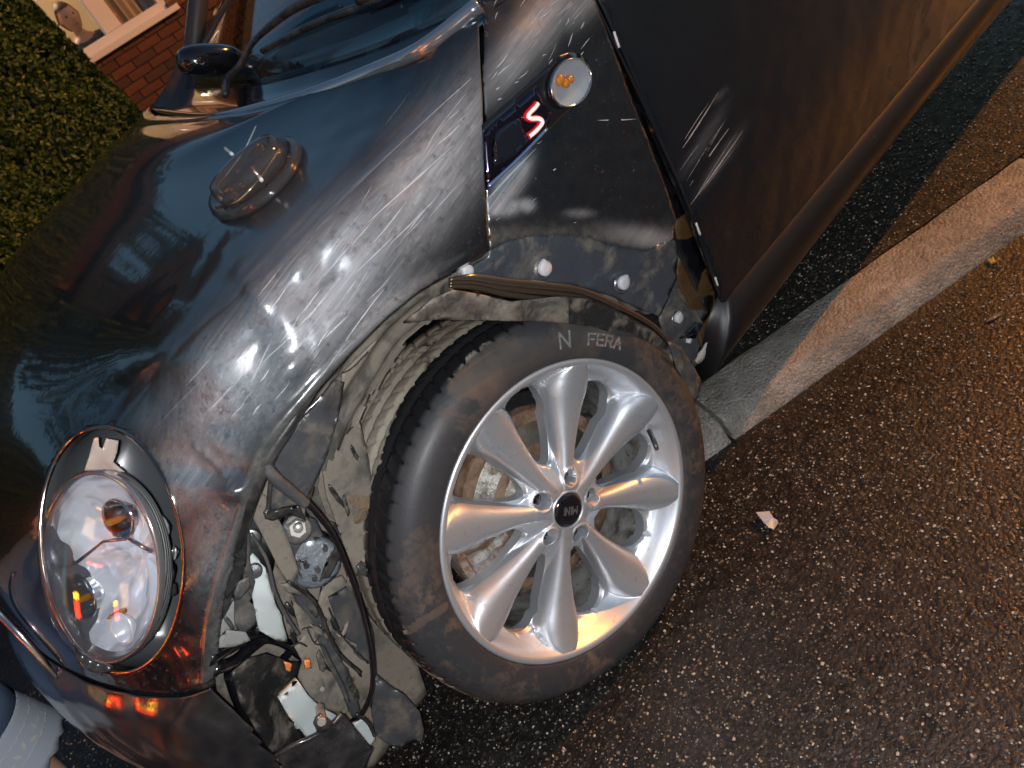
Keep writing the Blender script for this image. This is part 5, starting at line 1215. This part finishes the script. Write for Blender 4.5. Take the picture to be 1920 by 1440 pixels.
    V_, F_ = tubev([(-.022, .113, 1.567), (0, .118, 1.566), (.022, .113, 1.567)], [.002, .005, .002], 8); o = mk('mouth', V_, F_, simple('lips', (.45, .12, .11), .4)); o.parent = e
    # hands: palm is the arm's end, five fingers each a bent chain
    for k, arm in enumerate((L, R)):
        w_ = np.array(arm[3]); d_ = w_ - np.array(arm[2]); d_ /= np.linalg.norm(d_); sd = np.cross(d_, [0, 1., 0] if abs(d_[1]) < .8 else [0, 0, 1.]); sd /= np.linalg.norm(sd); pn = np.cross(sd, d_)
        for q, (off_, ln) in enumerate(((-.026, .052), (-.009, .070), (.008, .075), (.025, .068))):
            p0 = w_ + sd * off_ * .8 + d_ * .015; sp('finger', [(*(p0 - d_ * .02), .009), (*(p0 + d_ * ln * .45), .0085), (*(p0 + d_ * ln * .75 + pn * .012), .0075), (*(p0 + d_ * ln * .9 + pn * .028), .0065)], [(0, 1), (1, 2), (2, 3)], SKIN, 1)
        p0 = w_ - d_ * .02; sp('thumb', [(*p0, .011), (*(p0 + sd * .035 + pn * .012 + d_ * .012), .010), (*(p0 + sd * .045 + pn * .02 + d_ * .04), .008)], [(0, 1), (1, 2)], SKIN, 1)
    # clothes: shirt and trousers as closed shells a little outside the body
    b0 = 4; SV = [(0, 0, .84, .165, .135), (0, 0, .96, .150, .12), (0, 0, 1.12, .13, .10), (0, 0, 1.28, .155, .11), (0, 0, 1.425, .122, .082)]; SE = [(0, 1), (1, 2), (2, 3), (3, 4)]
    for arm in (L, R):
        b = len(SV); m_ = [np.array(a_) for a_ in arm]; SV += [(*m_[0], .064), (*m_[1], .053), (*(m_[1] * .12 + m_[2] * .88), .042)]; SE += [(4, b), (b, b + 1), (b + 1, b + 2)]
    sp('top', SV, SE, top)
    return e, sp
HAIR = simple('auburn_hair', (.10, .035, .015), .6)
KNIT = M('dark_knit_top'); KNIT.set(base=KNIT.ramp(KNIT.noise(60, 3, KNIT.map((.3, .3, 2))), [(.4, (.03, .03, .05)), (.65, (.14, .12, .17))]), rough=.9); KNIT = KNIT.m
pw = A(128, 34, HYW - .45)
pe, sp = person((pw[0], HYW - .45, pw[2] - 1.63 * 1.12), 0, 'person with auburn hair and a dark top standing indoors behind the lit window', KNIT, None, HAIR, 1.12, 0, 'hold')
o = sp('skirt', [(0, 0, 1.0, .15, .12), (0, 0, .8, .17, .13), (0, 0, .55, .18, .14)], [(0, 1), (1, 2)], simple('navy_cloth', (.02, .025, .05), .8))
# bystander in front of the car: denim crops with a lace hem
DEN = M('light_denim'); wv = DEN.n('TexWave'); wv.inputs['Scale'].default_value = 220; DEN.l(DEN.tc.outputs['Object'], wv.inputs['Vector'])
DEN.set(base=DEN.mix(DEN.math('MULTIPLY', wv.outputs['Fac'], DEN.noise(40, 3)), (.09, .15, .27), (.20, .28, .42)), rough=.9); DEN = DEN.m
LACEM = simple('white_lace', (.46, .50, .56), .8)
hem = A(48, 1398, 0.0)
lgp = Z(46, 1440, .17)
pe, sp = person((lgp[0] + .10, lgp[1], 0), 0, 'bystander in light denim crops with white lace hems standing at the front bumper', simple('navy_jumper', (.02, .03, .06), .9), None, HAIR, 1.0, 0, 'down')
V = []; ns = 64
def cuffshell(cx, z0, z1, r0, r1, scal=0):
    V = []; n_ = 14
    for i in range(n_ + 1):
        f = i / n_; z = z1 + (z0 - z1) * f; r = r1 + (r0 - r1) * f
        for k in range(ns):
            t = 2 * math.pi * k / ns; w_ = 1 + .03 * math.sin(3 * t + cx * 30) * f; zz = z - (scal * (.5 + .5 * math.sin(t * 16)) if i == n_ else 0)
            V.append((cx + r * w_ * math.cos(t), .0 + r * w_ * math.sin(t), zz))
    F = [(i * ns + k, i * ns + (k + 1) % ns, (i + 1) * ns + (k + 1) % ns, (i + 1) * ns + k) for i in range(n_) for k in range(ns)]; return V, F
for cx in (-.10, .10):
    V, F = cuffshell(cx * 1.0, .30, .93, .098, .085); o = mk('trouser_leg', V, F, DEN); o.parent = pe; solid(o, .003, 0)
    V, F = cuffshell(cx, .195, .30, .108, .0995, .010); o = mk('lace_hem', V, F, LACEM); o.parent = pe; solid(o, .002, 0)
    # picots, braid lines and petals of the lace
    for z_, r_, nn in ((.297, .1005, 110), (.270, .1025, 90), (.232, .1055, 90)):
        pts = [(cx + r_ * math.cos(2 * math.pi * k / nn), r_ * math.sin(2 * math.pi * k / nn), z_ + .0035 * (k % 2)) for k in range(nn + 1)]
        V, F = tubev(pts, .0014, 4); o = mk('lace_braid', V, F, simple('lace_thread', (.55, .57, .58), .8)); o.parent = pe
    parts = []
    for k in range(34):
        t = 2 * math.pi * k / 34; rr_ = .1055; c_ = np.array([cx + rr_ * math.cos(t), rr_ * math.sin(t), .251 + .006 * math.sin(k * 2.3)]); tg = np.array([-math.sin(t), math.cos(t), 0]); rd = np.array([math.cos(t), math.sin(t), 0])
        an = k * 1.9; d1 = tg * math.cos(an) + np.array([0, 0, 1]) * math.sin(an); d2 = np.cross(rd, d1)
        parts.append((np.array([c_ + d1 * .010, c_ + d2 * .004 + rd * .002, c_ - d1 * .010, c_ - d2 * .004 + rd * .002]), [(0, 1, 2, 3)]))
    V, F = join(parts); o = mk('lace_petals', V, F, simple('lace_petal', (.62, .62, .56), .7)); o.parent = pe
sp('trouser_seat', [(0, 0, 1.0, .15, .12), (0, 0, .90, .16, .13), (-.07, 0, .84, .10), (.07, 0, .84, .10)], [(0, 1), (1, 2), (1, 3)], DEN)
# ------------------------------------------------------------------ small debris on the road
c = at(1438, 972, .004, 'z'); sh = empty('broken_fragment', tuple(c)); tag(sh, 'small cracked silver and clear plastic fragment lying on the wet asphalt', 'fragment')
def flat(name, px, z, t, mat, par):
    P = [Z(x, y, z) for x, y in px]; n = len(P); V = [p + np.array([0, 0, -t]) for p in P] + P; V = [v + np.array([0, 0, .003 * math.sin(i * 2.1)]) for i, v in enumerate(V)]
    F = [tuple(range(n))[::-1], tuple(range(n, 2 * n))] + [(i, (i + 1) % n, n + (i + 1) % n, n + i) for i in range(n)]; return mk(name, V, F, mat, par, False)
flat('mirror_face', [(1418,962),(1442,957),(1450,970),(1432,980)], .010, .004, simple('foil_silver', (.6, .66, .75), .4, .5), sh); flat('clear_chip', [(1434,980),(1448,970),(1458,976),(1450,990),(1440,988)], .008, .004, simple('cream_chip', (.6, .5, .38), .3), sh)
c = Z(1855, 578, .003)
lf = flat('fallen_leaf', [(1848,602),(1866,590),(1878,584),(1876,590),(1862,600)], .004, .001, simple('wet_pale_leaf', (.12, .105, .085), .4), None); tag(lf, 'pale wet leaf stuck to the asphalt beside the orange strip', 'leaf')
lf = flat('fallen_leaf', [(1852,486),(1862,482),(1868,490),(1858,496)], .004, .001, simple('yellow_leaf', (.20, .18, .05), .5), None); tag(lf, 'tiny yellow green leaf at the outer foot of the kerb', 'leaf')
rdp = flat('red_plastic_piece', [(378,1438),(400,1430),(440,1431),(470,1444),(470,1470),(380,1470)], .02, .012, simple('red_brown_plastic', (.25, .06, .04), .3), None); tag(rdp, 'dull red plastic piece on the ground under the torn bumper', 'plastic piece')
# ------------------------------------------------------------------ street beyond the frame (seen mirrored in the paint and chrome)
lampo = empty('street_lamp', (LAMP[0], LAMP[1] + 1.2, 0)); tag(lampo, 'street lamp with a sodium orange head up the road behind the car', 'street lamp')
tube('post', [(LAMP[0], LAMP[1] + 1.2, 0), (LAMP[0], LAMP[1] + 1.2, 4.9), (LAMP[0], LAMP[1] + .9, 5.3), (LAMP[0], LAMP[1], 5.35)], .06, simple('lamp_post_steel', (.2, .2, .2), .4, .8), lampo, 10, 30)
box('lamp_head', (LAMP[0], LAMP[1], 5.30), (.30, .62, .10), simple('lamp_head_grey', (.3, .3, .3), .5), lampo)
em = M('sodium_diffuser').set(base=(1, .5, .15), emc=(1, .42, .10), emis=9).m
box('diffuser', (LAMP[0], LAMP[1], 5.235), (.22, .48, .02), em, lampo)
def terrace(name, x0, x1, y0, y1, h, label, wins):
    t = empty(name, ((x0 + x1) / 2, (y0 + y1) / 2, 0)); tag(t, label, 'house'); cx, cy = (x0 + x1) / 2, (y0 + y1) / 2
    box('wall', (cx, cy, h / 2), (x1 - x0, y1 - y0, h), BRT, t)
    hx, hy = (x1 - x0) / 2 + .2, (y1 - y0) / 2 + .2
    V = [(cx - hx, cy - hy, h), (cx + hx, cy - hy, h), (cx + hx, cy + hy, h), (cx - hx, cy + hy, h)]
    if hx > hy: V += [(cx - hx, cy, h + hy * .8), (cx + hx, cy, h + hy * .8)]; F = [(0, 1, 5, 4), (2, 3, 4, 5), (0, 4, 3), (1, 2, 5)]
    else: V += [(cx, cy - hy, h + hx * .8), (cx, cy + hy, h + hx * .8)]; F = [(1, 2, 5, 4), (3, 0, 4, 5), (0, 1, 4), (2, 3, 5)]
    mk('roof', V, F, SLATE, t, False)
    for (x, y, z, sx, sy, sz, lit) in wins:
        fr = box('window', (x, y, z), (sx, sy, sz), UPVC, t); box('pane', (x, y, z), (sx * (1 if sx < .2 else .86) + .02, sy * (1 if sy < .2 else .86) + .02, sz * .86), LITW if lit else GLOSSBLK, fr)
    return t
a = M('brick_terrace'); bt_ = a.n('TexBrick'); bt_.inputs['Scale'].default_value = 4.4; bt_.inputs['Color1'].default_value = (.26, .085, .045, 1); bt_.inputs['Color2'].default_value = (.15, .055, .035, 1); bt_.inputs['Mortar'].default_value = (.2, .15, .11, 1)
a.l(a.map((1, 1, 1), (math.radians(90), 0, 0)), bt_.inputs['Vector']); a.set(base=bt_.outputs[0], rough=.85); BRT = a.m
SLATE = simple('slate_roof', (.035, .035, .04), .6); LITW = M('lit_window').set(base=(.9, .7, .4), emc=(1, .62, .28), emis=1.6).m
terrace('brick_terrace', 7, 13, -4, 9, 5.2, 'brick terrace across the street end lit orange by the lamps', [(6.98, y, z, .06, 1.1, 1.2, (int(y * 3 + z)) % 3 == 0) for y in (-2.4, .6, 3.6, 6.6) for z in (1.4, 3.9)])
terrace('brick_terrace', -6, 5.5, 19, 25, 4.8, 'brick terrace on the opposite side of the road', [(x, 18.98, z, 1.1, .06, 1.2, (int(x * 2 + z)) % 3 == 0) for x in (-4.4, -1.6, 1.2, 4) for z in (1.4, 4.0)])
# second sodium lamp ahead of the car
L2 = (5.3, -1.2, 4.4); lamp2 = empty('street_lamp', (L2[0], L2[1] + 1.2, 0)); tag(lamp2, 'street lamp with a sodium orange head ahead of the car', 'street lamp')
tube('post', [(L2[0], L2[1] + 1.2, 0), (L2[0], L2[1] + 1.2, 4.1), (L2[0], L2[1] + .9, 4.5), (L2[0], L2[1], 4.55)], .06, simple('lamp_post_steel', (.2, .2, .2), .4, .8), lamp2, 10, 30)
box('lamp_head', (L2[0], L2[1], 4.50), (.30, .62, .10), simple('lamp_head_grey', (.3, .3, .3), .5), lamp2); box('diffuser', (L2[0], L2[1], 4.435), (.22, .48, .02), em, lamp2)
l2_ = light('street_lamp_light', 'SPOT', (L2[0] - .6, L2[1], L2[2] - .2), 900, (1, .42, .12), shadow_soft_size=.07, spot_size=math.radians(115), spot_blend=.6); aim(l2_, (7.2, L2[1] + 1.5, 1.2))
# parked van with its tail lamps on, and another car's lamps, mirrored in the bumper
pv_ = empty('parked_van', (4.2, -.45, 0)); tag(pv_, 'dark van parked ahead of the car with red and amber tail lamps lit', 'van')
DV = simple('dark_van_paint', (.03, .03, .035), .3, coat=.8)
bevel(box('body', (4.6, -.45, .95), (2.2, 1.7, 1.3), DV, pv_), .12, 4)
RED = M('red_tail_lamp').set(base=(.6, .02, .01), emc=(1, .05, .01), emis=9).m; AMB = M('amber_tail_lamp').set(base=(.8, .4, .02), emc=(1, .45, .02), emis=14).m
for y in (-1.12, .22):
    box('tail_lamp', (3.48, y, .70), (.04, .13, .26), RED, pv_); box('indicator_lamp', (3.48, y, .90), (.04, .13, .10), AMB, pv_)
box('high_brake_lamp', (3.48, -.45, 1.52), (.03, .5, .035), RED, pv_)
for k, x in enumerate((3.9, 5.3)):
    for y in (-1.25, .35):
        V, F = tubev([(x, y - .1, .30), (x, y + .1, .30)], .30, 24); mk('wheel', V, F, TRIM, pv_)
# trees standing behind the houses: dark shapes mirrored in the bonnet
def tree(x, y, h, r, label, seed):
    t = empty('tree', (x, y, 0)); tag(t, label, 'tree'); g = np.random.default_rng(seed)
    BARK = simple('bark', (.05, .04, .03), .9)
    tube('trunk', [(x, y, 0), (x + .1, y, h * .35), (x, y + .1, h * .6), (x + .1, y, h * .9)], [.22, .16, .1, .03], BARK, t, 8, 16)
    for k in range(7):
        a_ = g.uniform(0, 6.28); z = h * g.uniform(.3, .6); tube('limb', [(x, y, z), (x + r * .5 * math.cos(a_), y + r * .5 * math.sin(a_), z + h * .14), (x + r * .8 * math.cos(a_), y + r * .8 * math.sin(a_), z + h * .25)], [.07, .05, .02], BARK, t, 6, 8)
    cl = [(x + r * .75 * g.normal() * .5, y + r * .75 * g.normal() * .5, h * .66 + h * .2 * g.normal() * .6, r * g.uniform(.3, .55)) for _ in range(16)]
    def fn(g, n):
        c_ = np.array(cl)[g.integers(0, len(cl), n)]; d = g.normal(size=(n, 3)); d /= np.linalg.norm(d, axis=1)[:, None]; return c_[:, :3] + d * c_[:, 3:4] * g.uniform(.6, 1.05, (n, 1)), d
    leaves('crown', 5000, fn, .06, .13, LF[:2], [.6, .4], t, seed)
tree(1.6, -9.5, 5.6, 1.9, 'broad tree in the garden behind the hedge', 1)
tree(6.5, -9.0, 6.5, 2.2, 'tall tree in the garden at the far end of the hedge', 2)
tree(-.9, -13., 6.0, 2.0, 'tree rising behind the brick house gable', 3)
# ------------------------------------------------------------------ rain drops
def drops(name, pts, nrm, r, parent, squash=.55):
    bm = bmesh.new(); bmesh.ops.create_icosphere(bm, subdivisions=1, radius=1); bv = np.array([v.co[:] for v in bm.verts]); bf = np.array([[v.index for v in f.verts] for f in bm.faces]); bm.free()
    n = len(pts); N = nrm / np.linalg.norm(nrm, axis=1)[:, None]; a_ = np.tile([.3, .2, .9], (n, 1)); T1 = np.cross(N, a_); T1 /= np.linalg.norm(T1, axis=1)[:, None]; T2 = np.cross(N, T1)
    k = rng.uniform(.75, 1.3, (n, 1)); 
    V = pts[:, None] + r[:, None, None] * (bv[None, :, :1] * (T1 * k)[:, None] + bv[None, :, 1:2] * (T2 / k)[:, None] + squash * bv[None, :, 2:] * N[:, None]); F = (bf[None] + (np.arange(n) * len(bv))[:, None, None]).reshape(-1, 3)
    return mk(name, V.reshape(-1, 3), F, WATER, parent, kind='stuff')
WATER = glassm('water_drop', (.95, .955, .97), .07, 1.65)
def sizes(n, a, b, p=3.0): return a + (b - a) * rng.uniform(size=n) ** p
n = 5200; uv = np.stack([rng.uniform(2, NU - 3, n) , rng.uniform(2, NV - 3, n)], 1); uv = uv[(uv[:, 0] < 215)]; pp = surf(uv); nn_ = surfn(uv)
qq = proj(pp); k = (qq[:, 0] > -20) & (qq[:, 0] < 1000) & (qq[:, 1] > -20) & (qq[:, 1] < 1300) & ~inpoly(qq, RING); pp, nn_, uv = pp[k], nn_[k], uv[k]
szs = np.where(uv[:, 0] < 110, sizes(len(pp), .0011, .0050, 3.6), sizes(len(pp), .0006, .0016, 3))
drops('rain_drops', pp + nn_ * .0021, nn_, szs, car)
def sidedrops(poly, n, a, b):
    o3 = np.array([side_hit(*p) for p in poly])[:, [0, 2]]; lo, hi = o3.min(0), o3.max(0); Q = rng.uniform(lo, hi, (n, 2)); Q = Q[inpoly(Q, o3)]; y = side_y(Q[:, 0], Q[:, 1]) + .0018
    P = np.stack([Q[:, 0], y, Q[:, 1]], 1); N = np.tile([0, 1., .1], (len(P), 1)); drops('rain_drops', P, N, sizes(len(P), a, b, 3), car)
sidedrops([(905,-40),(911,440),(1240,440),(1200,260),(1080,-40)], 1500, .0006, .0018)
sidedrops([(1130,-20),(1350,550),(1500,395),(1810,-20)], 900, .0005, .0013)
jj, ii = rng.integers(8, NR - 4, 1400), rng.integers(0, NT, 1400); ok = ~hole[jj, ii]; jj, ii = jj[ok], ii[ok]
dN = np.cross(Pw[np.minimum(jj + 1, NR - 1), ii] - Pw[jj - 1, ii], Pw[jj, (ii + 1) % NT] - Pw[jj, ii - 1]); dN /= np.linalg.norm(dN, axis=1)[:, None] + 1e-9; dN *= np.sign((dN @ WN))[:, None]
drops('rain_drops', Pw[jj, ii] + dN * .0004, dN, sizes(len(jj), .0006, .0021, 3), wheel)
n = 900; th_ = rng.uniform(0, 6.28, n); r_ = rng.uniform(.236, .296, n); d_ = np.interp(r_, [.236, .256, .278, .2925, .2975], [.0035, .008, .004, -.0065, -.013]); drops('rain_drops', W3(r_, th_, d_ + .0006), np.tile(WN, (n, 1)), sizes(n, .0006, .0016, 3), wheel)
